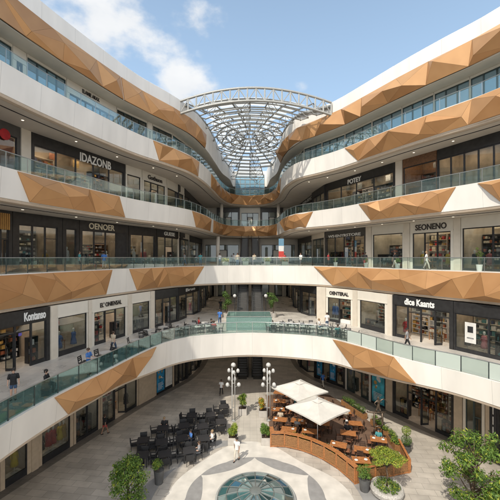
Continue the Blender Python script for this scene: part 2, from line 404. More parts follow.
for a in (((-42,0),(-42,86)),((-42,86),(42,86)),((42,86),(42,0))):
    (x0,y0),(x1,y1) = a; g.face([(x0,y0,0),(x1,y1,0),(x1,y1,RZ2-.06),(x0,y0,RZ2-.06)])
bpart('outer_wall', g, CREAM2, weld=True)
# ---- faceted copper panels
JOINT = mat('panel_joint', (.20,.105,.05), .7)
def gold(curve, zt, zb, lean, a, b, amp, seed, spacing=2.3):
    r = random.Random(seed)
    st0, sb0 = curve.px(a[0]), curve.px(a[1]); st1, sb1 = curve.px(b[0]), curve.px(b[1])
    nt = max(2, round((st1-st0)/spacing)); nb = max(2, round((sb1-sb0)/spacing))
    zbf = zb if callable(zb) else (lambda s, q=zb: q)
    H = zt-zbf((st0+st1)/2)
    top = [(st0+(st1-st0)*(i+(r.uniform(-.25,.25) if 0<i<nt else 0))/nt, zt) for i in range(nt+1)]
    bot = [(sb0+(sb1-sb0)*(i+(r.uniform(-.25,.25) if 0<i<nb else 0))/nb, 0) for i in range(nb+1)]
    bot = [(p[0], zbf(p[0])) for p in bot]
    poly = top+bot[::-1]; nbd = len(poly)
    ins = []
    n = max(1, round((st1-st0)/(spacing*.78)))
    for i in range(n):
        f = (i+.5+r.uniform(-.3,.3))/n
        zf = (.32 if i%2 else .66)+r.uniform(-.14,.14)
        s_t = st0+(st1-st0)*f; s_b = sb0+(sb1-sb0)*f
        zz = zbf(s_b); ins.append((s_b+(s_t-s_b)*zf, zz+(zt-zz)*zf))
    res = delaunay_2d_cdt([Vector(p) for p in poly+ins], [], [list(range(nbd))], 1, 1e-5)
    vs, fs, ov = res[0], res[2], res[3]
    g = MB(); offs = []
    for i, p in enumerate(vs):
        src = ov[i][0] if ov[i] else 0
        if src < nbd: o = .07
        else: o = .07+amp*r.uniform(.3,1)
        z = p.y; o += lean*(zt-z)/H
        q = curve.off(p.x, o); g.v.append((q.x, q.y, z)); offs.append(o)
    base = [Vector(p) for p in g.v]
    for f in fs:
        P = [base[i] for i in f]; c = sum(P, Vector())/len(P)
        g.face([c+(p-c)*(1-min(.03, .010/max(.05,(p-c).length))) for p in P], 0)
        cc = curve.pos(0); nrm = (P[1]-P[0]).cross(P[2]-P[0]).normalized()
        mid = curve.off(sum(vs[i].x for i in f)/len(f), 1.0); 
        back = Vector((mid.x, mid.y, c.z))-c
        if nrm.dot(back) < 0: nrm = -nrm
        g.face([p-nrm*.02 for p in P], 1)
    # return edge back to the fascia
    from collections import Counter
    cnt = Counter()
    for f in fs:
        for i in range(len(f)): cnt[tuple(sorted((f[i], f[(i+1)%len(f)])))] += 1
    for (i, j), c in cnt.items():
        if c == 1:
            P = []
            for k in (i, j):
                q = curve.off(vs[k].x, offs[k]-.14); P.append((q.x, q.y, vs[k].y))
            g.face([base[i], base[j], P[1], P[0]])
    return bpart('copper_panel', g, [GOLD, JOINT])
gi = 0
for a, b, amp in (((-70,-62),(-20,-12),.4),((54,70),(156,138),.6),((333,352),(394,415),.45),((560,575),(640,640),.4)):
    gi += 1; gold(E1, Z1+.0, lambda s: Z1-depth1(s)+.02, -.16, a, b, amp, 20+gi, 2.9)
for a, b, amp in (((-160,-165),(112,107),.5),((129,138),(204,194),.5),((314,332),(640,640),.8)):
    gi += 1; gold(E2, Z2+.0, Z2-FD[Z2]+.02, -.16, a, b, amp, 20+gi, 3.1)
for a, b, amp in (((-160,-150),(-45,-55),.3),((17,31),(119,126),.5),((192,197),(210,211),.4),((213.5,214),(277,276),.5),((281,284),(313,305),.55),((359,370),(456,440),.85),((478,503),(700,700),.7)):
    gi += 1; gold(E3, Z3+.0, Z3-1.9, -.16, a, b, amp, 20+gi, 2.9)
for a, b, amp in (((153,160),(199,199),.45),((211,212),(281,279),.5),((345,357),(640,640),.75)):
    gi += 1; gold(E4, Z4+.0, Z4-1.9, -.16, a, b, amp, 20+gi, 3.1)
for a, b, amp in (((-170,-170),(120,124),.42),((121,125),(206,205.5),.42),((280,280),(650,650),.95)):
    gi += 1; gold(E4, RZ1, RZ0, -.1, a, b, amp, 40+gi, 3.4)
# ---- downlights in the ceilings
DLM = MB().lathe([(.10,.0),(.085,-.015),(.0,-.016)], 12).mesh('downlight', [DOWNL])
for cv, z, o_ in ((E2,Z2,-2.2),(E3,Z3,-2.2),(E4,Z4,-2.2)):
    n = 11
    for side in (0, 1):
        for i in range(n):
            d = cv.px(205 if side == 0 else 295); d = d*(.3+.7*i/n) if side == 0 else d+(cv.L-d)*(.7*i/n)
            p = cv.off(d, o_); link('downlight', DLM, mall, (p.x, p.y-30, z-FD[z]-.28))
# ------------------------------------------------------------------ balustrades
PH = 1.12
POST = MB().box(-.028,.028,-.02,.02,-.25,PH-.02).mesh('post', [POSTM])
POSTS = MB().box(-.024,.024,-.018,.018,-.25,PH-.02).mesh('post', [RAILM])
def balustrade(curve, z, s0, s1, label, gm, pm, sp=1.6):
    mid = curve.pos((s0+s1)/2)
    t = thing('glass_balustrade', label, 'balustrade', (mid.x, mid.y, z))
    n = max(2, round((s1-s0)/sp)); w = (s1-s0)/n
    pan = MB().box(-w/2+.035, w/2-.035, -.008, .008, -.06+.1, PH-.06).mesh('glass_panel', [gm])
    for i in range(n+1):
        d = s0+w*i; p = curve.off(d, -.14); tt = curve.tan(d)
        link('post', pm, t, (p.x-mid.x, p.y-mid.y, .06), math.atan2(tt.y, tt.x))
        if i < n:
            a, b = curve.off(d, -.14), curve.off(d+w, -.14); m_ = (a+b)/2
            link('glass_panel', pan, t, (m_.x-mid.x, m_.y-mid.y, .06), math.atan2(b.y-a.y, b.x-a.x))
    m = int((s1-s0)/.4)
    pts = []
    for i in range(m+1):
        q = curve.off(s0+(s1-s0)*i/m, -.14); pts.append((q.x-mid.x, q.y-mid.y, PH+.03))
    MB().tube(pts, .032, 8).build('handrail', RAILM, t, smooth=True)
    return t
def s_at_y(cv, y, right=False):
    rng = range(len(cv.p)) if not right else range(len(cv.p)-1, -1, -1)
    for i in rng:
        if cv.p[i].y >= y: return cv.s[i]
b1a, b1b = s_at_y(E1, 9), s_at_y(E1, 12, True)
m1, m2 = E1.px(163), E1.px(346)
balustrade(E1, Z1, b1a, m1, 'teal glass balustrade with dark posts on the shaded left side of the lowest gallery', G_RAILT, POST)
balustrade(E1, Z1, m1, m2, 'clear glass balustrade with steel posts across the far end of the lowest gallery', G_RAIL, POSTS)
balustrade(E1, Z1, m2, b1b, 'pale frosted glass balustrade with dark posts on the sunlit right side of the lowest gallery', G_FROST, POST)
for cv, z, nmz in ((E2,Z2,'second'),(E3,Z3,'third'),(E4,Z4,'top')):
    a, b = s_at_y(cv, 14), s_at_y(cv, 15, True); c1, c2 = cv.px(195 if nmz == 'second' else 205), cv.px(312 if nmz == 'second' else 290)
    balustrade(cv, z, a, c1, f'glass balustrade with steel handrail on the left side of the {nmz} gallery', G_RAIL, POST if z == Z2 else POSTS)
    balustrade(cv, z, c1, c2, f'glass balustrade with steel handrail across the far end of the {nmz} gallery', G_RAIL, POSTS)
    balustrade(cv, z, c2, b, f'glass balustrade with steel handrail on the right side of the {nmz} gallery', G_RAIL, POSTS)
# ------------------------------------------------------------------ writing
def text_mesh(body, width, height, depth=.03, bold=.0):
    cu = bpy.data.curves.new('lettering', 'FONT'); cu.body = body; cu.extrude = depth/2; cu.offset = bold; cu.resolution_u = 3
    o = bpy.data.objects.new('lettering', cu); col.objects.link(o)
    dg = bpy.context.evaluated_depsgraph_get(); me = bpy.data.meshes.new_from_object(o.evaluated_get(dg))
    bpy.data.objects.remove(o); bpy.data.curves.remove(cu)
    xs = [v.co.x for v in me.vertices]; ys = [v.co.y for v in me.vertices]
    x0, x1, y0, y1 = min(xs), max(xs), min(ys), max(ys)
    sx = width/(x1-x0); sy = height/(y1-y0)
    for v in me.vertices: v.co = ((v.co.x-(x0+x1)/2)*sx, -v.co.z, (v.co.y-(y0+y1)/2)*sy)
    return me
def sign(body, w, h, m, parent, loc, bold=.0, name='sign'):
    me = text_mesh(body, w, h, .05, bold); me.materials.clear(); me.materials.append(m)
    return link(name, me, parent, loc)
# ------------------------------------------------------------------ shop fittings
def goods(g, x0, x1, y0, y1, z, hmax, r, nm_):
    x = x0
    while x < x1-.12:
        w = r.uniform(.1,.34); h = r.uniform(.35,1)*hmax
        if r.random() < .86:
            if r.random() < .3: g.lathe([(w*.3,z),(w*.36,z+h*.6),(w*.12,z+h*.8),(w*.12,z+h)], 8, (min(x+w/2,x1-.1),(y0+y1)/2,0), r.randrange(nm_))
            else: g.box(x, min(x+w,x1), y0, y0+(y1-y0)*r.uniform(.5,1), z, z+h, r.randrange(nm_))
        x += w+r.uniform(.02,.12)
def shelf_unit(parent, x0, x1, y0, y1, z0, h, rows, r, fm, gm):
    s = MB(); s.box(x0,x0+.04,y0,y1,z0,z0+h); s.box(x1-.04,x1,y0,y1,z0,z0+h); s.box(x0+.041,x1-.041,y1-.03,y1-.001,z0+.01,z0+h-.01)
    q = MB()
    for k in range(rows+1):
        z = z0+.08+(h-.1)*k/rows; s.box(x0+.042,x1-.042,y0+.01,y1-.032,z-.02,z+.02)
        if k < rows: goods(q, x0+.06, x1-.06, y0+.04, y1-.05, z+.022, (h-.1)/rows-.1, r, len(gm))
    so = s.build('display_shelf', fm, parent)
    tag(q.build('merchandise', gm, so), kind='stuff')
def mannequin_mesh(dm):
    g = MB()
    g.lathe([(.22,0),(.22,.03),(.02,.04),(.02,.5)], 12, m=0)
    g.lathe([(.16,.45),(.26,.47),(.22,.8),(.145,1.05),(.185,1.28),(.20,1.40),(.13,1.48)], 12, m=1)
    g.lathe([(.05,1.47),(.05,1.56),(.085,1.62),(.095,1.72),(.07,1.8),(0,1.83)], 10, m=0)
    for sx in (-1, 1): g.tube([(sx*.18,0,1.4),(sx*.25,.02,1.15),(sx*.24,-.06,.88)], [.055,.045,.03], 7, 0 if dm is None else 1)
    return g
DRESS = {k: mat('dress_'+k, c, .7, var=.15, scale=5) for k, c in (('yellow',(.66,.47,.03)),('red',(.42,.02,.025)),('black',(.02,.02,.025)),('white',(.7,.68,.65)),('ochre',(.45,.27,.06)),('blue',(.08,.16,.4)),('pink',(.55,.18,.2)))}
MANQ = {k: mannequin_mesh(1).mesh('mannequin', [WHITE_P, DRESS[k]], True) for k in DRESS}
SHOPN = 0
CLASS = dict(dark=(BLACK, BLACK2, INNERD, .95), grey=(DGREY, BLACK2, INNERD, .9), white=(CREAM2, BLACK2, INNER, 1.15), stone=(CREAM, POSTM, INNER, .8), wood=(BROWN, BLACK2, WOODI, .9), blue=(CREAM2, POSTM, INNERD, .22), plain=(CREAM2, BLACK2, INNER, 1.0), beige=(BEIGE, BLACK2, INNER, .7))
def shop(curve, z, H, p0, p1, style, label, bays='wdw', text=None, tw=.6, th=.5, tm=None, bold=.012, txf=0, gcols=None, gl=None, manq=(), stock=True, light=True, depth=3.4, tz=None, s=False, jamb=.28, plinth=.28):
    global SHOPN
    SHOPN += 1; r = random.Random(100+SHOPN)
    sa, sb = (p0, p1) if s else (curve.px(p0), curve.px(p1))
    A, B = curve.pos(sa), curve.pos(sb); W = (B-A).length-.02
    t = thing('shop_front', label, 'shop front', ((A.x+B.x)/2, (A.y+B.y)/2, z), math.atan2(B.y-A.y, B.x-A.x))
    wm, fm, im, hh = CLASS[style]; x0, x1 = -W/2, W/2; gl = gl or G_SHOP
    g = MB(); g.box(x0, x1, -.06, .22, H-hh, H-.01)
    if style in ('white', 'plain', 'stone'): g.box(x0+.003, x1-.003, -.10, .18, H-hh+.002, H-hh+.12)
    g.box(x0, x0+jamb, -.05, .2, .0, H-hh); g.box(x1-jamb, x1, -.05, .2, .0, H-hh)
    g.build('surround', wm, t)
    hi = H-hh; xa, xb = x0+jamb, x1-jamb; n = len(bays); bw = (xb-xa)/n
    fr = MB(); dn = 0
    for i, k in enumerate(bays):
        a, b = xa+bw*i, xa+bw*(i+1)
        if k == 'p':
            fr.box(a, b, -.02, .16, 0, hi-.002); continue
        zz = plinth if k in 'wv' else 0
        fr.box(a+.001, a+.06, .0, .12, 0, hi-.002); fr.box(b-.06, b-.001, .0, .12, 0, hi-.002)
        fr.box(a+.061, b-.061, .0, .12, hi-.09, hi-.003)
        if k in 'wv':
            fr.box(a+.061, b-.061, .0, .14, .002, zz)
            link('glass_pane', MB().box(a+.06, b-.06, .05, .062, zz, hi-.09).mesh('glass_pane', [gl]), t)
            if k == 'v': fr.box(a+.061, b-.061, .02, .10, hi*.72, hi*.72+.05)
        else:
            fr.box(a+.061, b-.061, .01, .11, 2.55, 2.63)
            link('glass_pane', MB().box(a+.06, b-.06, .05, .062, 2.63, hi-.09).mesh('glass_pane', [gl]), t)
            if k == 'd':
                dwid = (b-a-.13)/2
                for sd in (0, 1):
                    dp = thing('door', None, None, (a+.065 if sd == 0 else b-.065, .06, 0), (R(62) if sd == 0 else R(118))); dp.parent = t
                    dd = MB(); 
                    for q in ((0,.05,.03,2.53),(dwid-.05,dwid,.03,2.53)): dd.box(q[0],q[1],-.02,.02,q[2],q[3])
                    dd.box(.051,dwid-.051,-.019,.019,.03,.2); dd.box(.051,dwid-.051,-.019,.019,2.45,2.529)
                    dd.build('door_frame', fm, dp); MB().box(.05,dwid-.05,-.004,.004,.2,2.45).build('door_glass', gl, dp)
                    MB().tube([(dwid-.1,-.05,.9),(dwid-.1,-.05,1.5)],.014,6).build('handle', STEEL, dp)
    if fr.v: fr.build('window_frame', fm, t)
    # interior
    D = depth; g = MB()
    g.face([(x0+.02,D,.006),(x1-.02,D,.006),(x1-.02,D,H-.02),(x0+.02,D,H-.02)])
    g.face([(x0+.02,.2,.006),(x0+.02,D,.006),(x0+.02,D,H-.02),(x0+.02,.2,H-.02)]); g.face([(x1-.02,D,.006),(x1-.02,.2,.006),(x1-.02,.2,H-.02),(x1-.02,D,H-.02)])
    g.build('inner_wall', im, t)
    if light:
        for k in range(1 if W < 4 else 2):
            cx = 0 if W < 4 else (-W/4, W/4)[k]
            MB().box(cx-W*.16, cx+W*.16, 1.0, 1.3, H-.14, H-.09).build('ceiling_light', LAMPE, t)
            MB().box(cx-W*.16, cx+W*.16, 2.2, 2.5, H-.14, H-.09).build('ceiling_light', LAMPE, t)
        MB().box(xa+W*.06, xb-W*.06, .26, .38, H-.24, H-.19).build('display_fill', DISPFILL, t)  # strip hidden behind the header, added to brighten the window display
    c = MB(); c.face([(x0+.02,.22,H-.04),(x1-.02,.22,H-.04),(x1-.02,D,H-.04),(x0+.02,D,H-.04)]); c.build('inner_ceiling', im, t)
    gm = gcols or r.sample(GOODS, 4)
    if stock:
        nsh = max(1, int(W/1.9)); ww = (W-.3)/nsh
        for k in range(nsh): shelf_unit(t, x0+.15+ww*k, x0+.15+ww*(k+1)-.08, D-.5, D-.03, .01, min(H-.45, r.choice((2.6,3.3,3.6))), r.choice((6,7,8)), r, r.choice((fm, BROWN, WHITE_P, CREAM)), gm)
        for i, k in enumerate(bays):
            if k in 'wv' and bw > .9:
                a, b = xa+bw*i, xa+bw*(i+1)
                if r.random() < .6: shelf_unit(t, a+.2, b-.2, .55, .95, .01, r.choice((1.0,1.5,1.9)), r.choice((2,3)), r, fm, gm)
                elif not manq:
                    for q in range(max(1, int(bw/1.1))): link('mannequin', MANQ[r.choice(list(MANQ))], t, (a+bw*(q+.5)/max(1,int(bw/1.1)), .7, .02), r.uniform(-.5,.5)+PI)
    if manq: MB().box(xa+.1, xb-.1, .25, .85, .01, .36).build('display_podium', WHITE_P, t)
    for f, k in manq: link('mannequin', MANQ[k], t, (x0+W*f, .55, .36))
    if stock and not manq and W > 2.2:      # framed pictures on the back wall and a sales table on the floor
        for q in range(max(1, int(W/2.4))):
            xc = x0+W*(q+.5)/max(1, int(W/2.4)); hq = r.uniform(.5,.9)
            if H > 4: MB().box(xc-hq*.5, xc+hq*.5, D-.56, D-.53, H-.3-hq, H-.3).build('wall_picture', r.choice(gm), t)
        xt = r.uniform(-.2,.2)*W; g = MB(); g.box(xt-.6, xt+.6, 1.5, 2.1, .7, .76)
        for a in (-.55,.55):
            for b in (1.55,2.05): g.box(xt+a-.03, xt+a+.03, b-.03, b+.03, .007, .7)
        g.build('sales_table', WOODI, t); q = MB(); goods(q, xt-.55, xt+.55, 1.55, 2.05, .762, .4, r, len(gm)); tag(q.build('merchandise', gm, t), kind='stuff')
    if text:
        sign(text, W*tw, th, tm or (SIGNW if style in ('dark','grey','wood') else SIGND), t, (W*txf, -.10, tz if tz is not None else H-hh/2-.02), bold)
    return t, W, x0, H
def pilaster(curve, z, H, p0, p1, m=CREAM):
    A, B = curve.pos(curve.px(p0)), curve.pos(curve.px(p1)); w = (B-A).length
    o = MB().box(-w/2, w/2, -.12, .3, 0, H-.005).build('pilaster', m, mall, loc=((A.x+B.x)/2, (A.y+B.y)/2-30, z))
    o.rotation_euler.z = math.atan2(B.y-A.y, B.x-A.x)
    return o
# ------------------------------------------------------------------ shop fronts, storey by storey (bearings in photo pixels)
H0, H1, H2, H3, H4 = Z1-FD[Z1]-.28, Z2-FD[Z2]-.28-Z1, Z3-FD[Z3]-.28-Z2, Z4-FD[Z4]-.28-Z3, RZ0-Z4
def W_(i): return GOODS[i]
# plaza level, left
shop(AC, 0, H0, -420, -90, 'beige', 'wide beige shop front at plaza level beyond the left edge', 'vvwv')
shop(AC, 0, H0, -85, -3, 'beige', 'plaza-level shop front with tall windows at the lower left corner', 'vvv')
shop(AC, 0, H0, 0, 31, 'beige', 'plaza-level shop window with a yellow dress on a mannequin', 'v', manq=((.62,'yellow'),), stock=False, plinth=.5)
pilaster(AC, 0, H0, 31, 37.5, BEIGE)
shop(AC, 0, H0, 38, 73, 'beige', 'plaza-level shop window with black, red and yellow dresses', 'v', manq=((.22,'black'),(.42,'red'),(.55,'red'),(.75,'yellow'),(.86,'ochre')), stock=False, plinth=.5)
shop(AC, 0, H0, 73.5, 100, 'beige', 'plaza-level shop front with stocked shelves next to the dress window', 'vv', jamb=.2)
shop(AC, 0, H0, 100.3, 138, 'beige', 'dark plaza-level shop front with open doors behind the person in red shorts', 'vdv', jamb=.2)
pilaster(AC, 0, H0, 138.3, 154, BEIGE)
poster_t = shop(AC, 0, H0, 154.3, 174, 'beige', 'plaza-level front with a blue poster and a white poster', 'pp', stock=False)
shop(AC, 0, H0, 174.3, 187, 'dark', 'narrow black plaza-level shop front past the blue poster', 'wdw', jamb=.15)
shop(AC, 0, H0, 187.3, 199, 'dark', 'black plaza-level shop front nearest the dark passage on the left', 'wdw', jamb=.15)
# plaza level, right
shop(AC, 0, H0, 300, 315, 'dark', 'dark plaza-level shop front at the mouth of the right passage', 'wd', jamb=.2)
navy = shop(AC, 0, H0, 315.3, 345, 'dark', 'navy plaza-level shop front with two tall blue posters', 'pvpv', jamb=.2)
shop(AC, 0, H0, 345.3, 371, 'stone', 'pale plaza-level showroom with a wide open front behind the umbrellas', 'wow', jamb=.25)
aqua = shop(AC, 0, H0, 371.3, 386, 'dark', 'plaza-level front covered by a turquoise poster behind the sculpture', 'p', stock=False, jamb=.12)
pilaster(AC, 0, H0, 386.3, 392.5, BEIGE)
shop(AC, 0, H0, 393, 454, 'dark', 'black plaza-level shop front with a decorated window and wide open door', 'vodv', jamb=.18, gcols=[GOODS[0],GOODS[3],GOODS[5],GOODS[1]])
pilaster(AC, 0, H0, 454.4, 462.5, BEIGE)
shop(AC, 0, H0, 463, 485, 'stone', 'cream plaza-level shop front with white door frame near the right edge', 'wd', jamb=.2, stock=False)
menu = shop(AC, 0, H0, 485.4, 512, 'beige', 'beige plaza-level front with a dark notice board at the right edge', 'pw', stock=False)
shop(AC, 0, H0, 513, 640, 'beige', 'plaza-level shop front beyond the right edge', 'vvdv')
# first gallery, left
shop(AC, Z1, H1, -420, -140, 'white', 'cream first gallery shop front far beyond the left edge', 'wwdw')
shop(AC, Z1, H1, -138, -52, 'white', 'cream first gallery shop front beyond the left edge', 'wdww')
kont = shop(AC, Z1, H1, -50, 49.5, 'dark', 'black first gallery shop front with large white name lettering on the left', 'wwdow', text='Kontanso', tw=.26, th=.62, txf=.31, bold=.03, gl=G_SHOP)
pilaster(AC, Z1, H1, 50, 56.3)
shop(AC, Z1, H1, 56.6, 87.5, 'plain', 'cream first gallery front with one big display window left of the small-lettered shop', 'w', jamb=.1, plinth=.4)
pilaster(AC, Z1, H1, 88, 91)
shop(AC, Z1, H1, 91.3, 127.3, 'white', 'cream first gallery shop front with dark lettering over a brown doorway', 'wow', text="EL' ONIENSAL", tw=.6, th=.42, bold=.02, gcols=[GOODS[1],GOODS[7],GOODS[0],GOODS[8]])
pilaster(AC, Z1, H1, 127.6, 131)
shop(AC, Z1, H1, 131.3, 150, 'plain', 'narrow cream first gallery front with a tall shelf window', 'w', jamb=.12)
pilaster(AC, Z1, H1, 150.3, 154)
shop(AC, Z1, H1, 154.3, 178, 'dark', 'black first gallery shop front with grey window past the cream fronts', 'wdw', jamb=.15)
shop(AC, Z1, H1, 178.3, 200, 'dark', 'black first gallery shop front with small white sign by the passage', 'wdw', text='Brue', tw=.42, th=.4, jamb=.15)
# first gallery, right
shop(AC, Z1, H1, 301, 317, 'dark', 'black first gallery shop front at the mouth of the right passage', 'wd', jamb=.15)
pilaster(AC, Z1, H1, 317.3, 326)
shop(AC, Z1, H1, 326.3, 353, 'white', 'cream first gallery shop front with blue clothes in the doorway', 'wo', text='OENTERAL', tw=.72, th=.42, bold=.025, manq=((.2,'blue'),(.3,'blue')), jamb=.25)
pilaster(AC, Z1, H1, 353.3, 357.5)
shop(AC, Z1, H1, 357.8, 388, 'plain', 'cream first gallery front with a wide shelf window left of the black shop', 'w', jamb=.35, plinth=.45, gcols=[GOODS[0],GOODS[1],GOODS[4],GOODS[8]])
pilaster(AC, Z1, H1, 388.2, 392.5)
shop(AC, Z1, H1, 392.8, 453.5, 'dark', 'black first gallery shop front with white lettering and brown shelves on the right', 'wood', text='dice Kaants', tw=.5, th=.62, txf=-.02, bold=.03, gcols=[GOODS[1],GOODS[3],GOODS[0],GOODS[8]])
gl_shop = shop(AC, Z1, H1, 453.8, 530, 'dark', 'black glass first gallery shop front with a white poster in its window', 'ww', jamb=.1, plinth=.3)
shop(AC, Z1, H1, 531, 640, 'dark', 'black first gallery shop front beyond the right edge', 'wwdw')
# second gallery, left
shop(BC, Z2, H2, -300, -100, 'wood', 'brown second gallery shop front far beyond the left edge', 'wwdw')
shop(BC, Z2, H2, -98, -12, 'wood', 'brown second gallery shop front beyond the left edge', 'wdww')
slat = shop(BC, Z2, H2, -11, 12, 'dark', 'second gallery shop front with an ochre slatted sign at the left edge', 'wd')
shop(BC, Z2, H2, 12.3, 62, 'dark', 'black second gallery shop front with one very wide lit window', 'wwv', jamb=.5, gcols=[GOODS[0],GOODS[5],GOODS[6],GOODS[4]])
shop(BC, Z2, H2, 62.3, 79, 'dark', 'narrow black second gallery front left of the ivory-lettered shop', 'w', jamb=.35, manq=((.5,'white'),))
shop(BC, Z2, H2, 79.3, 128, 'dark', 'black second gallery shop front with large ivory lettering', 'wowp', text='OENOER', tw=.52, th=.62, bold=.02, txf=-.08, tm=mat('ivory_sign_letter', (.72,.65,.5), .4), gcols=[GOODS[7],GOODS[8],GOODS[4],GOODS[0]])
shop(BC, Z2, H2, 128.3, 156, 'dark', 'second gallery front with lit narrow windows right of the ivory-lettered shop', 'ww', jamb=.3, manq=((.3,'white'),(.7,'pink')))
shop(BC, Z2, H2, 156.3, 180, 'dark', 'black second gallery shop front with small white lettering on the left', 'wow', text='GUESE', tw=.45, th=.5, bold=.02)
shop(BC, Z2, H2, 180.3, 202, 'dark', 'dark second gallery shop front where the left side narrows', 'wdw')
# second gallery, right
shop(BC, Z2, H2, 298, 325, 'grey', 'grey second gallery shop front where the right side narrows', 'wdw')
shop(BC, Z2, H2, 325.3, 366, 'grey', 'grey second gallery shop front with a long row of spaced pale letters', 'wwdw', text='WS·ENYRSTORE', tw=.8, th=.36, tz=H2-.75, bold=.01)
pilaster(BC, Z2, H2, 366.3, 371.6)
shop(BC, Z2, H2, 372, 404, 'plain', 'cream second gallery front with framed shelves between two plain pilasters, unlettered', 'w', jamb=.15, plinth=.2, gcols=[GOODS[0],GOODS[1],GOODS[4],GOODS[5]])
pilaster(BC, Z2, H2, 404.3, 410)
shop(BC, Z2, H2, 410.3, 454, 'white', 'cream second gallery shop front with tall dark lettering', 'wowp'[:3], text='SEONENO', tw=.72, th=.6, bold=.02)
pilaster(BC, Z2, H2, 454.3, 461)
shop(BC, Z2, H2, 461.4, 530, 'plain', 'cream second gallery front with a wide window at the right edge', 'ww', jamb=.1, plinth=.2, gcols=[GOODS[0],GOODS[3],GOODS[4],GOODS[1]])
shop(BC, Z2, H2, 531, 640, 'plain', 'cream second gallery front beyond the right edge', 'wdw')
# third gallery, left
shop(BC, Z3, H3, -300, -80, 'wood', 'brown third gallery shop front far beyond the left edge', 'wwdw')
redshop = shop(BC, Z3, H3, -78, 20, 'grey', 'third gallery shop front with a round red sign at the left edge', 'wwww', gcols=[GOODS[7],GOODS[5],GOODS[0],GOODS[1]])
pilaster(BC, Z3, H3, 20.4, 30)
shop(BC, Z3, H3, 30.5, 125, 'dark', 'long black third gallery shop front with tall white lettering on the left', 'wwwdw', text='IDAZONB', tw=.36, th=.85, bold=.02, txf=.12, tz=H3-.75)
shop(BC, Z3, H3, 125.5, 141.5, 'plain', 'narrow cream third gallery front next to the long black shop', 'w', jamb=.2)
shop(BC, Z3, H3, 142, 166, 'white', 'cream third gallery shop front with dark lettering', 'wdw', text='Gothuon', tw=.6, th=.55, bold=.03)
shop(BC, Z3, H3, 166.3, 184, 'white', 'cream third gallery front without lettering, past the cream lettered one', 'ww')
shop(BC, Z3, H3, 184.3, 202, 'dark', 'dark third gallery shop front where the left side narrows', 'wdw')
# third gallery, right
shop(BC, Z3, H3, 298, 325.5, 'dark', 'dark third gallery shop front with small slanted white sign', 'wdw', text='EREOE', tw=.5, th=.45)
shop(BC, Z3, H3, 326, 395.5, 'dark', 'long black third gallery shop front with a small white name on the right', 'wwdw', text='POTEY', tw=.2, th=.62, bold=.03, txf=-.02, tz=H3-.7, stock=True)
pilaster(BC, Z3, H3, 396, 402.5)
shop(BC, Z3, H3, 403, 437, 'wood', 'third gallery front with wood-lined interior behind one wide pane', 'w', jamb=.06, plinth=.1, gcols=[GOODS[8],GOODS[4],GOODS[1]])
shop(BC, Z3, H3, 437.3, 530, 'dark', 'black glazed third gallery front at the right edge', 'wwwwww', jamb=.1, stock=False)
shop(BC, Z3, H3, 531, 640, 'dark', 'black third gallery front beyond the right edge', 'wwdw')
# top gallery
def top(p0, p1, label, bays, **k): return shop(CC, Z4, H4, p0, p1, 'blue', label, bays, gl=k.pop('gl', G_BLUE), stock=k.pop('stock', False), light=False, depth=2.2, jamb=k.pop('jamb', .04), plinth=.08, **k)
top(-300, -40, 'blue glazed top gallery front beyond the left edge', 'wwwwwwww')
top(-39, 12, 'blue glazed top gallery front at the left edge', 'www')
shop(CC, Z4, H4, 12.3, 26, 'plain', 'white top gallery wall with a narrow glass door', 'pdp', stock=False, light=False, depth=2.2)
top(26.4, 66, 'blue glazed top gallery front before the white wall', 'wwww')
shop(CC, Z4, H4, 66.4, 116, 'white', 'white top gallery shop front with small dark lettering', 'wwwwww', text='ELAMIE ARAX', tw=.34, th=.34, txf=-.06, tz=H4-.36, stock=False, light=False, depth=2.2, gl=G_BLUE)
top(116.4, 147, 'glazed top gallery front reflecting greenery past the white wall', 'wwww', gl=G_SHOP, stock=True)
shop(CC, Z4, H4, 147.3, 152, 'plain', 'white top gallery wall strip', 'p', stock=False, light=False, depth=2.2)
top(152.4, 172, 'glazed top gallery front above the left copper panel', 'www', gl=G_SHOP)
top(172.4, 192, 'glazed top gallery front approaching the canopy on the left', 'www')
top(192.4, 207, 'narrow glazed top gallery front under the canopy on the left', 'www')
for i, (a, b) in enumerate(((290,304),(304.3,322),(322.3,345),(345.3,372),(372.3,402),(402.3,434),(434.3,470),(470.3,512),(513,600))):
    top(a, b, 'blue glazed top gallery front, %s of the run on the right from the far end' % ('first','second','third','fourth','fifth','sixth','seventh','eighth','ninth')[i], 'www')
# corridor sides beyond the plaza
def run(cv, z, H, x, ya, yb, n, style, word, hand):
    ss = [cv.s[i] for i in range(len(cv.p)) if (cv.p[i].x < 0) == (x < 0) and ya <= cv.p[i].y <= yb]
    a, b = min(ss), max(ss)
    for k in range(n):
        pos = ('nearest','middle','farthest')[k if x < 0 else n-1-k] if n == 3 else ('near','far')[k if x < 0 else n-1-k]
        shop(cv, z, H, a+(b-a)*k/n+.02, a+(b-a)*(k+1)/n-.02, style, f'{word} front, {pos} in the passage on the {hand}', 'wdw', s=True, jamb=.2)
for x, hand in ((-7,'left'),(7,'right')):
    run(AC, 0, H0, x, 46.5, 65.5, 3, 'dark', 'dark plaza-level', hand)
    run(AC, Z1, H1, x, 46.5, 65.5, 3, 'dark', 'dark first gallery', hand)
    run(BC, Z2, H2, x*1.4, 47.5, 66.5, 3, 'stone', 'stone second gallery', hand)
    run(BC, Z3, H3, x*1.4, 47.5, 66.5, 3, 'dark', 'dark third gallery', hand)
g = MB()
for z, H, x, y in ((0,H0,7.2,66.2),(Z1,H1,7.2,66.2),(Z2,H2,9.8,67.2),(Z3,H3,9.8,70.2)):
    g.box(-x, x, y, y+.2, z+.01, z+H-.01)
bpart('rear_wall', g, CREAM2)
slab(Curve([(-6.9,40),(-6.9,41),(-6.6,46),(-6.4,65.8),(6.4,65.8),(6.6,46),(6.9,41),(6.9,40)]), 0, Z1-2.24, 'passage_edge', CEIL_DARK, True) if False else None
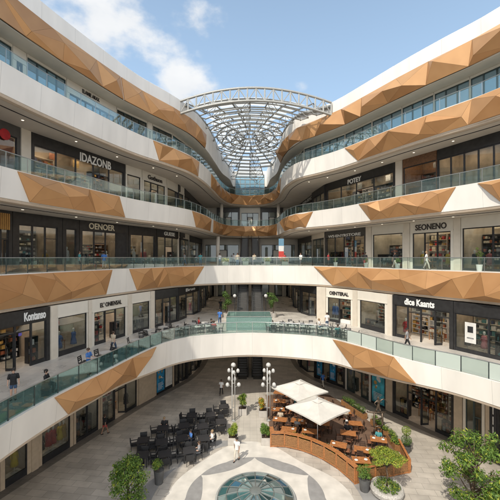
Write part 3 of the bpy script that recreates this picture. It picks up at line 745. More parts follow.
RC = Curve([(-9.6,66.9),(0,66.9),(9.6,66.9)]); RC3 = Curve([(-9.6,69.9),(0,69.9),(9.6,69.9)]); RC1 = Curve([(-6.9,65.9),(0,65.9),(6.9,65.9)])
for cv, z, H, a, b, st, lab, tx in ((RC,Z2,H2,.3,7.6,'white','cream rear shop front left of the second gallery escalators','ORENA'),(RC,Z2,H2,11.6,18.9,'white','cream rear shop front right of the second gallery escalators','Nuvel'),
        (RC3,Z3,H3,2.6,7.4,'grey','grey rear shop front on the left at the far end of the third gallery',None),(RC3,Z3,H3,7.5,11.7,'white','cream rear shop front in the middle of the far end of the third gallery',None),(RC3,Z3,H3,11.8,16.6,'grey','grey rear shop front on the right at the far end of the third gallery',None),
        (RC1,Z1,H1,.2,4.9,'white','cream rear shop front at the end of the first gallery passage, left','x'),(RC1,Z1,H1,8.9,13.6,'white','cream rear shop front at the end of the first gallery passage, right','x'),(RC1,0,H0,.2,5.0,'stone','pale rear shop front at the end of the plaza passage, left','x'),(RC1,0,H0,8.8,13.6,'stone','pale rear shop front at the end of the plaza passage, right','x')):
    shop(cv, z, H, a, b, st, lab, 'wdw', s=True, jamb=.3)
PL = emit('passage_fill_panel', (1,.87,.7), 5.0)  # glowing panels added to brighten the dark passages
for z, x0_, ys in ((Z1-FD[Z1]-.30, 3.6, (40,46,52,58)),(Z1-FD[Z1]-.36, 3.6, (47,54,61)),(Z2-FD[Z2]-.36, 3.6, (48,55,62))):
    for y in ys:
        for sx in (-1, 1): MB().box(sx*x0_-.9, sx*x0_+.9, y-30-.15, y-30+.15, z-.01, z+.03).build('ceiling_light', PL, mall)
g = MB(); g.face([(-7.2,44,Z1-FD[Z1]-.30),(7.2,44,Z1-FD[Z1]-.30),(7.2,66,Z1-FD[Z1]-.30),(-7.2,66,Z1-2.22)]); g.face([(-7.2,48,Z2-2.55),(7.2,48,Z2-2.55),(7.2,66,Z2-2.55),(-7.2,66,Z2-2.22)])
bpart('passage_ceiling', g, CEIL_DARK)
g = MB()
for x in (-8.4,-5.6,5.6,8.4):
    for z, h in ((Z2, H2), (Z3, H3)):
        if abs(x) > 8: continue
        link('column', MB().lathe([(.32,0),(.32,h-.01)], 20).mesh('column', [CREAM], True), mall, (x, 65.2-30 if z == Z3 else 58-30, z))
# end window of the top gallery
ew = thing('end_window', 'tall grid of pale blue glass closing the far end under the canopy', 'window', (0, 70.9, Z4))
g = MB()
for k in range(7): g.box(-3.1+6.2*k/6-.05, -3.1+6.2*k/6+.05, -.08, .08, 0, 5)
for k in range(6):
    for j in range(6): g.box(-3.1+6.2*j/6+.051, -3.1+6.2*(j+1)/6-.051, -.07, .07, k*.98, k*.98+.09)
g.build('window_frame', GSTEEL, ew)
G_END = glass('pale_end_glass', (.62,.82,.95), (.35,.62,.80), .08, .45)
link('glass_pane', MB().box(-3.05,3.05,-.01,.01,.05,4.9).mesh('glass_pane', [G_END]), ew)
# posters, boards and signs fixed to fronts
POSTB = mat('blue_poster', (.02,.20,.38), .35, var=.75, scale=1.6); POSTT = mat('turquoise_poster', (.05,.33,.42), .35, var=.8, scale=1.2)
POSTW = mat('white_poster', (.66,.65,.62), .4, var=.15, scale=2); POSTN = mat('navy_panel', (.02,.03,.06), .3, var=.3)
def flat(parent, x0, x1, z0, z1, y, m, name): return MB().box(x0, x1, y, y+.03, z0, z1).build(name, m, parent)
def poster(parent, x0, x1, z0, z1, y, m, seed):
    o = flat(parent, x0, x1, z0, z1, y, m, 'poster'); r = random.Random(seed); g = MB()
    for k in range(9):
        zc = z0+(z1-z0)*((.06+.035*k) if k < 6 else (.84+.04*(k-6))); x = x0+(x1-x0)*.14
        while x < x1-(x1-x0)*r.uniform(.14,.4):
            w = (x1-x0)*r.uniform(.04,.13); g.box(x, min(x+w, x1-.05), y-.006, y-.001, zc, zc+(z1-z0)*.014); x += w+(x1-x0)*.02
    for k in range(7):
        zc = z0+(z1-z0)*r.uniform(.34,.8); xc = x0+(x1-x0)*r.uniform(.2,.8); q = (x1-x0)*r.uniform(.05,.16)
        g.lathe([(q,0),(q,.003+.0005*k)], 9, m=r.randrange(2), M=Matrix.Translation((xc, y-.002, zc)) @ Matrix.Rotation(R(90), 4, 'X'))
    g.build('poster_print', [POSTW, GOODS[3] if seed % 2 else POSTW], o)
t, W, x0, H = poster_t
poster(t, x0+.35, x0+W*.5-.1, .25, 4.2, -.07, POSTB, 1); poster(t, x0+W*.5+.1, x0+W-.4, .4, 3.9, -.07, POSTW, 2)
t, W, x0, H = navy
bw = (W-.4)/4
for k, m in ((0,POSTB),(2,POSTB)): poster(t, x0+.2+bw*k+.1, x0+.2+bw*(k+1)-.1, .5, 4.1, -.06, m, 4+k)
t, W, x0, H = aqua
poster(t, x0+.15, x0+W-.15, .25, 4.5, -.07, POSTT, 7)
t, W, x0, H = menu
brd = flat(t, x0+.4, x0+W*.5-.1, 1.6, 4.2, -.06, BLACK2, 'notice_board')
g = MB()
for i in range(3):
    for j in range(2): g.box(x0+.55+j*(W*.5-.8)/2, x0+.48+(j+1)*(W*.5-.8)/2, -.085, -.061, 1.8+i*.78, 2.4+i*.78)
g.build('notice_sheet', POSTW, brd)
t, W, x0, H = kont
sg = flat(t, x0+W*.615, x0+W*.65, 2.35, 2.55, -.12, mat('violet_oval_sign', (.12,.10,.45), .4), 'small_sign')
t, W, x0, H = gl_shop
pf = flat(t, x0+W*.17, x0+W*.33, .85, 2.5, -.03, POSTW, 'window_poster')
MB().box(x0+W*.21, x0+W*.29, -.045, -.032, 1.7, 2.2).build('poster_print', BLACK2, pf)
MB().box(x0+W*.20, x0+W*.30, -.045, -.032, 1.2, 1.3).build('poster_print', GOODS[4], pf)
t, W, x0, H = slat
g = MB()
for k in range(9): g.box(x0+.2+k*(W-.4)/9, x0+.2+(k+.6)*(W-.4)/9, -.14, -.07, H-1.5, H-.25)
g.build('slatted_sign', mat('ochre_slat', (.45,.24,.07), .5), t)
t, W, x0, H = redshop
MB().lathe([(.42,0),(.42,.06),(.3,.07)], 24, M=Matrix.Translation((x0+W*.80, -.05, H-1.0)) @ Matrix.Rotation(R(90),4,'X')).build('round_sign', DRESS['red'], t)
flat(t, x0+W*.45, x0+W*.96, 1.2, H-.95, .3, mat('rose_window_panel', (.42,.14,.12), .6, var=.2), 'window_panel')
# ------------------------------------------------------------------ glass and steel canopy
can = thing('glass_canopy', 'shallow steel lattice and glass canopy spanning the far end of the atrium', 'canopy', (0, 53, RZ2))
def cz(x, y):
    r = math.hypot(x, y-53); return 33.0+1.6*(1-(r/16)**2)-.05*(y-53)
lim = [ERF.off(ERF.L*i/260, -.25) for i in range(261)]
def xlim(y):
    xs = [p.x for p in lim if abs(p.y-y) < .9]
    l = [x for x in xs if x < 0]; r_ = [x for x in xs if x > 0]
    return (max(l) if l else -1.5, min(r_) if r_ else 1.5)
def yfront(x): return 40.2-1.5*math.cos(min(1, abs(x)/10)*PI/2)
def inside(x, y):
    if y < yfront(x) or y > 70.3: return False
    a, b = xlim(min(y, 70.5)); return a-.35 <= x <= b+.35
def cp(x, y, dz=0): return Vector((x, y-53, cz(x, y)+dz-RZ2))
NR, RS = 36, [1.0+1.42*k for k in range(14)]
top_, bot_, web_ = MB(), MB(), MB()
def pol(r, k, n=NR): return (r*math.sin(2*PI*k/n), 53+r*math.cos(2*PI*k/n))
def seg(g, a, b, dz, r):
    if inside(*a) and inside(*b): g.tube([cp(*a, dz), cp(*b, dz)], r, 5, cap=False)
for i, r in enumerate(RS):
    n = NR
    for k in range(n):
        seg(top_, pol(r, k), pol(r, k+1), 0, .10)
        st_ = 4 if i < 2 else 2 if i < 7 else 1
        if i+1 < len(RS) and (k + (i % 2)*(st_//2)) % st_ == 0: seg(top_, pol(r, k), pol(RS[i+1], k), 0, .09)
        if i+1 < len(RS) and (k % 2 == 0):
            rm = r+.65
            seg(bot_, pol(rm, k+.5), pol(rm, k+2.5), -.9, .07)
            if i+2 < len(RS) and (k+2*(i%2)) % 4 == 0: seg(bot_, pol(rm, k+.5), pol(RS[i+1]+.65, k+.5), -.9, .07)
            for q in (k, k+1):
                for rr in (r, RS[i+1]):
                    a, b = pol(rm, k+.5), pol(rr, q)
                    if inside(*a) and inside(*b): web_.tube([cp(*a, -1.0), cp(*b, 0)], .035, 4, cap=False)
top_.build('upper_lattice', GSTEEL, can); bot_.build('lower_lattice', GSTEEL, can); web_.build('lattice_web', GSTEEL, can)
g = MB()
for i in range(len(RS)-1):
    for k in range(NR):
        q = [pol(RS[i]+.06, k+.03), pol(RS[i+1]-.06, k+.03), pol(RS[i+1]-.06, k+.97), pol(RS[i]+.06, k+.97)]
        if all(inside(*p) for p in q) and rnd.random() < .9: g.face([cp(*p, .2) for p in q])
tag(g.build('roof_glazing', G_ROOF, can), kind='stuff')
# front arch truss
tr = MB(); n = 18
xa, xb = xlim(40.5)[0]-.4, xlim(40.5)[1]+.4
X = [xa+(xb-xa)*k/n for k in range(n+1)]
ca = (xa+xb)/2; hw = (xb-xa)/2
def arch(x, dz):
    u = (x-ca)/hw; return Vector((x, yfront(x)-53-.15, 33.45+1.05*(1-u*u)+dz-RZ2))
T = [arch(x, .55) for x in X]; B = [arch(x, -.95) for x in X]
tr.tube(T, .14, 8); tr.tube(B, .15, 8)
for k in range(n+1):
    tr.tube([T[k], B[k]], .10, 6)
    if k < n: tr.tube([T[k], B[k+1]] if k % 2 else [B[k], T[k+1]], .055, 6)
tr.build('front_truss', GSTEEL, can)
# edge beams along both roofs
for sgn in (-1, 1):
    pts = []
    for k in range(40):
        y = 40.3+29.5*k/39; a, b = xlim(y); x = a if sgn < 0 else b; pts.append(cp(x, y, .02))
    MB().tube(pts, .22, 8).build('edge_beam', GSTEEL, can)
# ------------------------------------------------------------------ escalators
def escalator(x, y, z, rise, label):
    t = thing('escalator', label, 'escalator', (x, y, z), 0, 'escalators at the far end')
    run_ = rise/math.tan(R(30)); w = .55
    g = MB()
    for sx in (-1, 1):
        a = sx*(w+.2); P = [(-1.2,.0),(0,.0),(run_,rise),(run_+1.2,rise),(run_+1.2,rise-1.0),(run_+.2,rise-1.0),(.6,-.02),(-1.2,-.02)]
        for q0, q1 in ((sx*w, a),):
            lo, hi = min(q0,q1), max(q0,q1)
            g.face([(lo,p[0],p[1]+.25) for p in P]); g.face([(hi,p[0],p[1]+.25) for p in P])
            for i in range(len(P)):
                p, q = P[i], P[(i+1)%len(P)]; g.face([(lo,p[0],p[1]+.25),(hi,p[0],p[1]+.25),(hi,q[0],q[1]+.25),(lo,q[0],q[1]+.25)])
    g.face([(-w,.5,0),(w,.5,0),(w,run_+.2,rise-.95),(-w,run_+.2,rise-.95)])
    g.build('truss', BLACK2, t)
    s = MB(); ns = int(rise/.21)
    for k in range(ns): s.box(-w+.002, w-.002, run_*k/ns+.002, run_*(k+1)/ns, rise*k/ns+.02-.15, rise*(k+1)/ns)
    s.box(-w+.002, w-.002, -1.2, 0, -.01, .02); s.build('step_band', DGREY, t)
    for sx in (-1, 1):
        a = sx*(w+.1); P = [(-1.2,.25),(0,.25),(run_,rise+.25),(run_+1.2,rise+.25),(run_+1.2,rise+1),(run_,rise+1),(0,1.0),(-1.2,1.0)]
        g = MB(); g.face([(a,*p) for p in P]); g.build('glass_side', G_RAIL, t)
        MB().tube([(a,-1.2,.4),(a,-1.35,.7),(a,-1.2,1.03),(a,0,1.03),(a,run_,rise+1.03),(a,run_+1.2,rise+1.03),(a,run_+1.35,rise+.7)], .045, 6).build('handrail', BLACK, t)
for x, nm_ in ((-.95,'left'),(.95,'right')):
    escalator(x, 43, 0.02, Z1-.02, f'{nm_} of two dark escalators rising from the plaza')
    escalator(x, 40.5, Z1+.02, Z2-Z1-.02, f'{nm_} of two escalators rising from the first gallery behind the teal enclosure')
    escalator(x, 55.5, Z2+.02, Z3-Z2-.02, f'{nm_} of two escalators rising from the second gallery')
# ------------------------------------------------------------------ plants
LEAF = [leaf_mat('leaf_green', (.065,.135,.025), (.14,.225,.045)), leaf_mat('leaf_dark', (.035,.08,.018), (.075,.14,.03)), leaf_mat('leaf_lime', (.25,.31,.035), (.38,.41,.06)), leaf_mat('leaf_mid', (.10,.19,.03), (.19,.29,.055))]
BARK = mat('bark', (.13,.09,.06), .9, var=.3, scale=9, bump=.3)
SOIL = mat('potting_soil', (.05,.035,.025), .95)
POTG = mat('dark_grey_pot', (.085,.085,.085), .6, var=.2, bump=.1)
POTL = mat('pale_concrete_planter', (.47,.44,.40), .75, var=.1, bump=.1)
FLOWO = leaf_mat('orange_petal', (.75,.22,.02), (.85,.38,.03)); FLOWY = leaf_mat('yellow_petal', (.75,.55,.06), (.8,.68,.15)); FLOWR = leaf_mat('red_petal', (.6,.04,.04), (.7,.12,.1)); FLOWW = leaf_mat('pale_petal', (.7,.6,.55), (.8,.75,.7))
def leaves(lumps, n, size, seed, mats, weights=None, shell=.5, droop=.3):
    r = random.Random(seed); g = MB()
    vol = [a[1]**2 for a in lumps]
    mi = list(range(len(mats)))
    for _ in range(n):
        (c, rad, *sq) = r.choices(lumps, vol)[0]; sq = sq[0] if sq else .85
        v = Vector((r.gauss(0,1), r.gauss(0,1), r.gauss(0,1))).normalized()
        q = rad*(shell+(1-shell)*r.random())**.8 if r.random() < .8 else rad*r.random()
        p = Vector(c)+Vector((v.x*q, v.y*q, v.z*q*sq))
        nrm = (v+Vector((r.gauss(0,.5), r.gauss(0,.5), r.gauss(.5,.4)))).normalized()
        a = nrm.cross(Vector((r.gauss(0,1), r.gauss(0,1), r.gauss(0,1)))).normalized(); b = nrm.cross(a)
        L = size*r.uniform(.6,1.35); w = L*r.uniform(.28,.42)
        a = (a-Vector((0,0,droop*r.random()))).normalized()
        m = r.choices(mi, weights)[0]
        g.face([p-a*L*.5, p+b*w*.5-nrm*L*.05, p+a*L*.5, p-b*w*.5-nrm*L*.05], m)
    return g
def shrub_lumps(r, rad, h, n=7):
    return [((r.uniform(-.5,.5)*rad, r.uniform(-.5,.5)*rad, h*r.uniform(.3,.85)), rad*r.uniform(.4,.62)) for _ in range(n)]
# foreground right tree
t = thing('leafy_tree', 'loose green tree at the lower right corner in front of the beige front', 'tree', (13.2, 19.6, 0))
r = random.Random(5)
g = MB(); g.tube([(0,0,0),(.05,.02,.8),(0,.05,1.7),(.08,0,2.6),(.0,.0,3.9)], [.13,.11,.09,.07,.03], 8)
LM = []
for k in range(34):
    a = r.uniform(0,2*PI); zc = 1.0+3.7*(k+.5)/34; rr = 1.75*math.sqrt(max(.05,1-((zc-2.7)/2.35)**2))*math.sqrt(r.uniform(.15,1))
    c = Vector((rr*math.cos(a), rr*math.sin(a), zc+r.uniform(-.2,.25)))
    LM.append((tuple(c), r.uniform(.4,.68), .8)); g.tube([(0.02,0.02,max(1.0,zc-1.0)), tuple(c*.55+Vector((0,0,(zc-.5)*.45))), tuple(c)], [.045,.03,.012], 5)
g.build('trunk', BARK, t, smooth=True)
leaves(LM, 6400, .21, 3, LEAF[:2]+[LEAF[3], LEAF[2]], (4,2,5,1.6), .35).build('crown', LEAF[:2]+[LEAF[3], LEAF[2]], t)
# foreground left tree
t = thing('leafy_tree', 'rounded green tree at the lower left in the shade near the grey pot', 'tree', (-7.45, 20.2, 0))
g = MB(); g.tube([(0,0,0),(.04,0,1.0),(0,.03,2.0),(.02,0,2.9)], [.10,.085,.07,.03], 8)
LM = [((0,0,2.45),.8),((-.55,.1,2.2),.6),((.55,-.1,2.3),.62),((.1,.5,2.6),.6),((-.1,-.5,2.1),.6),((.1,0,3.0),.55),((-.4,-.2,2.8),.45),((.45,.2,2.8),.45),((.35,-.5,1.2),.66),((.8,-.25,1.0),.6),((.0,-.55,.8),.55),((-.5,-.3,1.5),.55),((-.75,.1,2.0),.5),((.85,.1,2.0),.5),((.6,.3,1.4),.5)]
for c, q in [(l[0], l[1]) for l in LM]: g.tube([(0,0,max(.4,c[2]-.7)), tuple(Vector(c)*.6+Vector((0,0,c[2]*.35))), c], [.035,.025,.01], 5)
g.build('trunk', BARK, t, smooth=True)
leaves([(*l, .85) for l in LM], 4600, .17, 8, [LEAF[0],LEAF[1],LEAF[3],LEAF[2]], (4,1,5,1.2), .3).build('crown', [LEAF[0],LEAF[1],LEAF[3],LEAF[2]], t)
# small umbrella crowned tree in a mosaic bowl
t = thing('umbrella_tree', 'small tree with a flat lime green crown in a round stone bowl by the terrace', 'tree', (8.9, 21.6, .5))
g = MB(); g.tube([(0,0,0),(.06,.03,.6),(-.03,0,1.2),(.03,.02,1.75)], [.07,.055,.05,.04], 8)
LM = []
for k in range(15):
    a = 2*PI*k*.382; rr = .95*math.sqrt((k+.5)/15); c = (rr*math.cos(a), rr*math.sin(a), 2.12-.34*(rr/.95)**2+r.uniform(-.08,.08)); LM.append((c, .36, .62))
    g.tube([(0,0,1.2), (c[0]*.5,c[1]*.5,1.65), c], [.035,.025,.008], 5)
g.build('trunk', BARK, t, smooth=True)
leaves(LM, 3600, .125, 12, [LEAF[2],LEAF[3]], (4,1.4), .6).build('crown', [LEAF[2],LEAF[3]], t)
t = thing('stone_bowl_planter', 'round pebbled stone bowl of low plants under the lime green tree', 'planter', (8.9, 21.6, .012))
PEB = mat('pebbled_stone', (.42,.40,.37), .8, var=.5, scale=26, bump=.5, bscale=30)
MB().lathe([(.75,0),(1.0,.12),(1.05,.35),(.98,.50),(.88,.50),(.86,.42),(0,.44)], 28).build('bowl', PEB, t, smooth=False)
leaves([((.5*math.cos(k),.5*math.sin(k),.55),.36,.6) for k in range(7)], 1300, .13, 15, LEAF, (3,2,2,3)).build('ground_plants', LEAF, t)
# potted shrubs
def pot_round(label, x, y, h, rr, srad, sh, mats, wts, seed, z=.012, pm=POTG, size=.11, n=900):
    t = thing('potted_shrub', label, 'potted plant', (x, y, z))
    p = MB().lathe([(rr*.78,0),(rr,h-.06),(rr*1.04,h-.05),(rr*1.04,h),(rr*.92,h),(rr*.9,h-.06),(0,h-.05)], 22).build('pot', pm, t)
    rr_ = random.Random(seed); lm = [((x_, y_, z_+h-.05), q, .9) for (x_, y_, z_), q in shrub_lumps(rr_, srad, sh)]
    leaves(lm, n, size, seed, mats, wts).build('foliage', mats, t)
    s = MB()
    for c, q, _ in lm: s.tube([(0,0,h-.08), c], [.02,.008], 5)
    s.build('stem', BARK, t)
    return t
pot_round('tall dark grey pot with a round green shrub in front of the shaded tables', -6.2, 22.6, .92, .34, .46, .85, LEAF[2:], (1,3), 31)
pot_round('dark grey pot with a round shrub at the front corner of the wooden terrace', 7.55, 21.9, .78, .36, .48, .85, [LEAF[0],LEAF[3]], (3,3), 32)
def planter_box(label, x, y, w, d, h, sh, mats, wts, seed, flower=None, tall=False):
    t = thing('planter', label, 'planter', (x, y, .012))
    g = MB(); g.box(-w/2,w/2,-d/2,-d/2+.06,0,h); g.box(-w/2,w/2,d/2-.06,d/2,0,h); g.box(-w/2,-w/2+.06,-d/2+.061,d/2-.061,0,h-.001); g.box(w/2-.06,w/2,-d/2+.061,d/2-.061,0,h-.001)
    g.build('box', POTL, t); MB().box(-w/2+.061,w/2-.061,-d/2+.061,d/2-.061,.0,h-.08).build('soil', SOIL, t)
    rr_ = random.Random(seed); lm = [((x_, y_, z_+h-.1), q, 1.0) for (x_, y_, z_), q in shrub_lumps(rr_, w*.62, sh, 9)]
    ms = mats+([flower] if flower else [])
    leaves(lm, 1500, .15, seed, ms, list(wts)+([1.6] if flower else []), .4).build('foliage', ms, t)
    s = MB()
    for c, q, _ in lm: s.tube([(0,0,h-.1), c], [.025,.008], 5)
    s.build('stem', BARK, t)
planter_box('pale planter with a lime shrub beside the walking person', -1.4, 27.4, .8, .8, .62, 1.25, LEAF[2:], (3,2), 41)
planter_box('pale planter with a tall bright green shrub near the left lamp post', -.75, 32.6, .85, .85, .62, 1.6, [LEAF[3],LEAF[0],LEAF[2]], (3,1,2), 42)
planter_box('pale planter with a dark green shrub at the near terrace corner', 1.3, 27.4, .78, .78, .62, 1.15, [LEAF[0],LEAF[3]], (2,3), 43)
planter_box('pale planter with orange flowers beside the right lamp post', 1.25, 32.2, .85, .85, .62, 1.2, [LEAF[3],LEAF[2]], (2,2), 44, FLOWO)
# ------------------------------------------------------------------ glass skylight in the plaza
t = thing('plaza_skylight', 'shallow round glass skylight with radial metal ribs set in the plaza', 'skylight', (SKC.x, SKC.y, .012))
FR = mat('skylight_frame', (.20,.22,.21), .45, .4)
def sz(r): return .22+.42*(1-(r/2.4)**2)
MB().lathe([(2.42,0),(2.55,0),(2.55,.2),(2.5,.24),(2.36,.24),(2.36,.05)], 56).build('kerb', mat('skylight_kerb', (.35,.36,.35), .6), t)
rings = [.35, 1.15, 1.85, 2.4]; NS = 16
g = MB()
for k in range(NS): g.tube([(r_*math.cos(2*PI*k/NS), r_*math.sin(2*PI*k/NS), sz(r_)+.02) for r_ in rings], .035, 6)
for r_ in rings: g.tube([(r_*math.cos(2*PI*k/48), r_*math.sin(2*PI*k/48), sz(r_)+.02) for k in range(49)], .035, 6)
g.lathe([(.35,sz(.35)),(.35,sz(.35)+.05),(.2,sz(.2)+.08),(0,sz(0)+.09)], 16)
g.build('rib_frame', FR, t)
G_SKY = [glass('skylight_glass_'+n, c, b, .22, .62, .04) for n, c, b in (('teal',(.35,.6,.6),(.07,.20,.21)),('dark',(.25,.4,.42),(.03,.085,.095)),('blue',(.4,.65,.8),(.07,.20,.31)),('pale',(.6,.75,.74),(.25,.35,.34)))]
r = random.Random(3)
for i in range(3):
    for k in range(NS):
        a, b = 2*PI*(k+.02)/NS, 2*PI*(k+.98)/NS; q0, q1 = rings[i]+.01, rings[i+1]-.01
        MB().face([(q*math.cos(x), q*math.sin(x), sz(q)) for q, x in ((q0,a),(q1,a),(q1,b),(q0,b))]).__class__
        g = MB(); g.face([(q*math.cos(x), q*math.sin(x), sz(q)) for q, x in ((q0,a),(q1,a),(q1,b),(q0,b))]); g.build('glass_pane', G_SKY[r.choices((0,1,2,3),(4,4,1.4,2))[0]], t)
tag(MB().lathe([(2.4,.005),(0,.006)], 40).build('skylight_well', mat('skylight_well', (.02,.03,.03), .9), t))
# ------------------------------------------------------------------ lamp posts
LAMPW = mat('white_lamp_shade', (.5,.5,.485), .35, var=.03)
def lamp(x, y, label):
    t = thing('lamp_post', label, 'lamp post', (x, y, .012))
    MB().lathe([(.2,0),(.2,.05),(.1,.1),(.08,.12),(0,.12)], 16).build('base', GSTEEL, t)
    MB().tube([(-.13,0,.05),(-.13,0,5.0)], .05, 10).build('pole', mat('pale_pole', (.6,.6,.58), .4, .3), t, smooth=True)
    MB().tube([(.13,.04,.05),(.13,.04,4.6)], .042, 10).build('pole', GSTEEL, t, smooth=True)
    g = MB()
    for z in (1.2, 2.4, 3.5): g.box(-.13,.13,-.02,.06,z,z+.05)
    g.build('bracket', GSTEEL, t)
    for hx, hy, z, s in ((-.02,.05,5.25,1.3),(-.42,-.15,4.8,.85),(.42,-.1,4.75,.9),(.05,-.42,4.7,.8),(-.42,.1,3.95,.85),(-.55,-.25,3.5,1.0),(.5,-.1,3.45,1.05),(.1,.4,3.8,.85)):
        h = thing('lamp_head', None, None, (hx, hy, z)); h.parent = t
        MB().tube([(-hx-.13 if hx < .1 else -hx+.13, -hy, -.32 if z < 5 else -.25), (-hx*.3, -hy*.3, -.12), (0,0,0)], .022, 6).build('arm', GSTEEL, h)
        rr = .175*s
        MB().lathe([(rr*.6,-.16),(rr*.98,-.13),(rr,.0),(rr*.85,.09),(rr*.45,.17),(0,.19)], 18).build('shade', LAMPW, h, smooth=True)
        MB().lathe([(rr*.5,-.2),(rr*.5,-.161),(0,-.1605)], 14).build('lens', mat('lamp_lens', (.5,.5,.48), .2) if 'lamp_lens' not in bpy.data.materials else bpy.data.materials['lamp_lens'], h)
lamp(-1.55, 31.2, 'left of the two slender lamp posts with clustered white heads')
lamp(1.75, 31.2, 'right of the two slender lamp posts with clustered white heads')
# ------------------------------------------------------------------ parasols
CANV = mat('white_canvas', (.57,.55,.51), .8, var=.07, scale=2, bump=.05)
def parasol(x, y, half, rz, h, label):
    t = thing('parasol', label, 'parasol', (x, y, .07), rz)
    MB().box(-.35,.35,-.35,.35,0,.09).build('base', BLACK2, t)
    MB().tube([(0,0,.09),(0,0,h+.12)], .035, 10).build('pole', WHITE_P, t, smooth=True)
    n = 8; g = MB()
    def pt(u, v):     # u along the rim 0..4, v from the apex 0..1
        k = int(u) % 4; f = u-int(u); c = [(-1,-1),(1,-1),(1,1),(-1,1)]
        a, b = Vector(c[k]), Vector(c[(k+1)%4]); q = a.lerp(b, f)*half*v
        z = h-.72*v-.06*math.sin(PI*v)*(1-abs(2*f-1)) - .05*v*v*(1-abs(2*f-1))*0
        pull = 1-.045*v*math.sin(PI*f)
        return (q.x*pull, q.y*pull, z)
    for k in range(4):
        for i in range(8):
            for j in range(n):
                u0, u1 = k+i/8, min(k+(i+1)/8, k+.99999); g.face([pt(u0,j/n),pt(u1,j/n),pt(u1,(j+1)/n),pt(u0,(j+1)/n)])
            a, b = pt(k+i/8,1), pt(min(k+(i+1)/8,k+.99999),1); g.face([a,b,(b[0],b[1],b[2]-.12),(a[0],a[1],a[2]-.12)])
    cn = g.build('canopy', CANV, t, weld=True)
    v = MB(); q = half*.2
    for k in range(4):
        c = [(-1,-1),(1,-1),(1,1),(-1,1)]; a, b = c[k], c[(k+1)%4]; v.face([(0,0,h+.05),(a[0]*q,a[1]*q,h-.115),(b[0]*q,b[1]*q,h-.115)])
    v.build('vent', CANV, cn)
    for k in range(8):
        a = [(-1,-1),(0,-1),(1,-1),(1,0),(1,1),(0,1),(-1,1),(-1,0)][k]; MB().tube([(0,0,h-.06),(a[0]*half*.95,a[1]*half*.95,h-.80)], .014, 5).build('rib', BLACK2, t)
parasol(5.55, 27.3, 1.85, R(38), 3.62, 'white square parasol nearer the plaza over the wooden terrace')
parasol(4.6, 30.9, 1.85, R(34), 3.75, 'white square parasol farther back over the wooden terrace')
# ------------------------------------------------------------------ wooden terrace
TWOOD = mat('orange_teak', (.37,.15,.052), .5, var=.3, scale=7, bump=.1); DWOOD = mat('dark_stained_wood', (.055,.03,.02), .5, var=.3, scale=7); SLATW = mat('slat_wood', (.30,.15,.06), .6, var=.3, scale=9)
DECK = tile_mat('terrace_decking', (.20,.125,.085), (.155,.095,.065), (.06,.04,.03), 2.4, .14, .6, .5, .008, .15, R(12))
TP = [(1.75,37),(1.75,26.9)]+[(2.9,26.8),(4.2,26.25),(5.4,25.3),(6.4,24.0),(7.05,22.55)]+[(11.35,23.7),(11.75,26.5),(11.5,29.8),(10.5,33.0),(8.8,37)]
r_ = delaunay_2d_cdt([Vector(p) for p in TP], [], [list(range(len(TP)))], 1, 1e-5)
g = MB(); g.v = [(p.x,p.y,.06) for p in r_[0]]
for f in r_[2]: g.f.append(tuple(f)); g.m.append(0)
for i in range(len(TP)):
    a, b = TP[i], TP[(i+1)%len(TP)]; g.face([(a[0],a[1],.0),(b[0],b[1],.0),(b[0],b[1],.06),(a[0],a[1],.06)])
tag(g.build('terrace_deck', DECK), kind='structure')
fc = thing('terrace_fence', 'curved orange wooden fence with slatted panels and a wide ledge round the terrace', 'fence', (5,25,.012))
fpts = [Vector(p) for p in catmull([(1.6,27.9),(1.62,26.95),(2.9,26.85),(4.2,26.3),(5.4,25.35),(6.4,24.05),(7.1,22.5)], .1)]
def along(pts, step):
    out = [pts[0]]; acc = 0
    for a, b in zip(pts, pts[1:]):
        acc += (b-a).length
        if acc >= step: out.append(b); acc = 0
    if (out[-1]-pts[-1]).length > step*.4: out.append(pts[-1])
    else: out[-1] = pts[-1]
    return out
def fence_run(pts, h, ledge):
    for i, p in enumerate(pts):
        MB().box(-.05,.05,-.05,.05,0,h).build('post', TWOOD, fc, loc=(p.x-5,p.y-25,0))
        if i+1 < len(pts):
            q = pts[i+1]; m_ = (p+q)/2; w = (q-p).length; a = math.atan2(q.y-p.y, q.x-p.x)
            g = MB()
            for k in range(9): g.box(-w/2+.055, w/2-.055, -.012, .012, .1+k*(h-.2)/9, .1+(k+.72)*(h-.2)/9)
            o = g.build('slat_panel', SLATW, fc, loc=(m_.x-5,m_.y-25,0)); o.rotation_euler.z = a
            g = MB(); dz_ = .004*(i % 2); g.box(-w/2-.02, w/2+.02, -.04, ledge, h+.002+dz_, h+.05+dz_); g.box(-w/2+.052, w/2-.052, -.03, .03, .02, .098)
            o = g.build('ledge', TWOOD, fc, loc=(m_.x-5,m_.y-25,0)); o.rotation_euler.z = a
fence_run(along(fpts, 1.05), 1.08, .34)
fence_run(along([Vector((7.23,22.54)).lerp(Vector((11.31,23.66)), k/20) for k in range(21)], 1.4), .92, .12)
fence_run(along([Vector((11.45,23.75)).lerp(Vector((11.85,26.3)), k/20) for k in range(21)], 1.25), .92, .12)
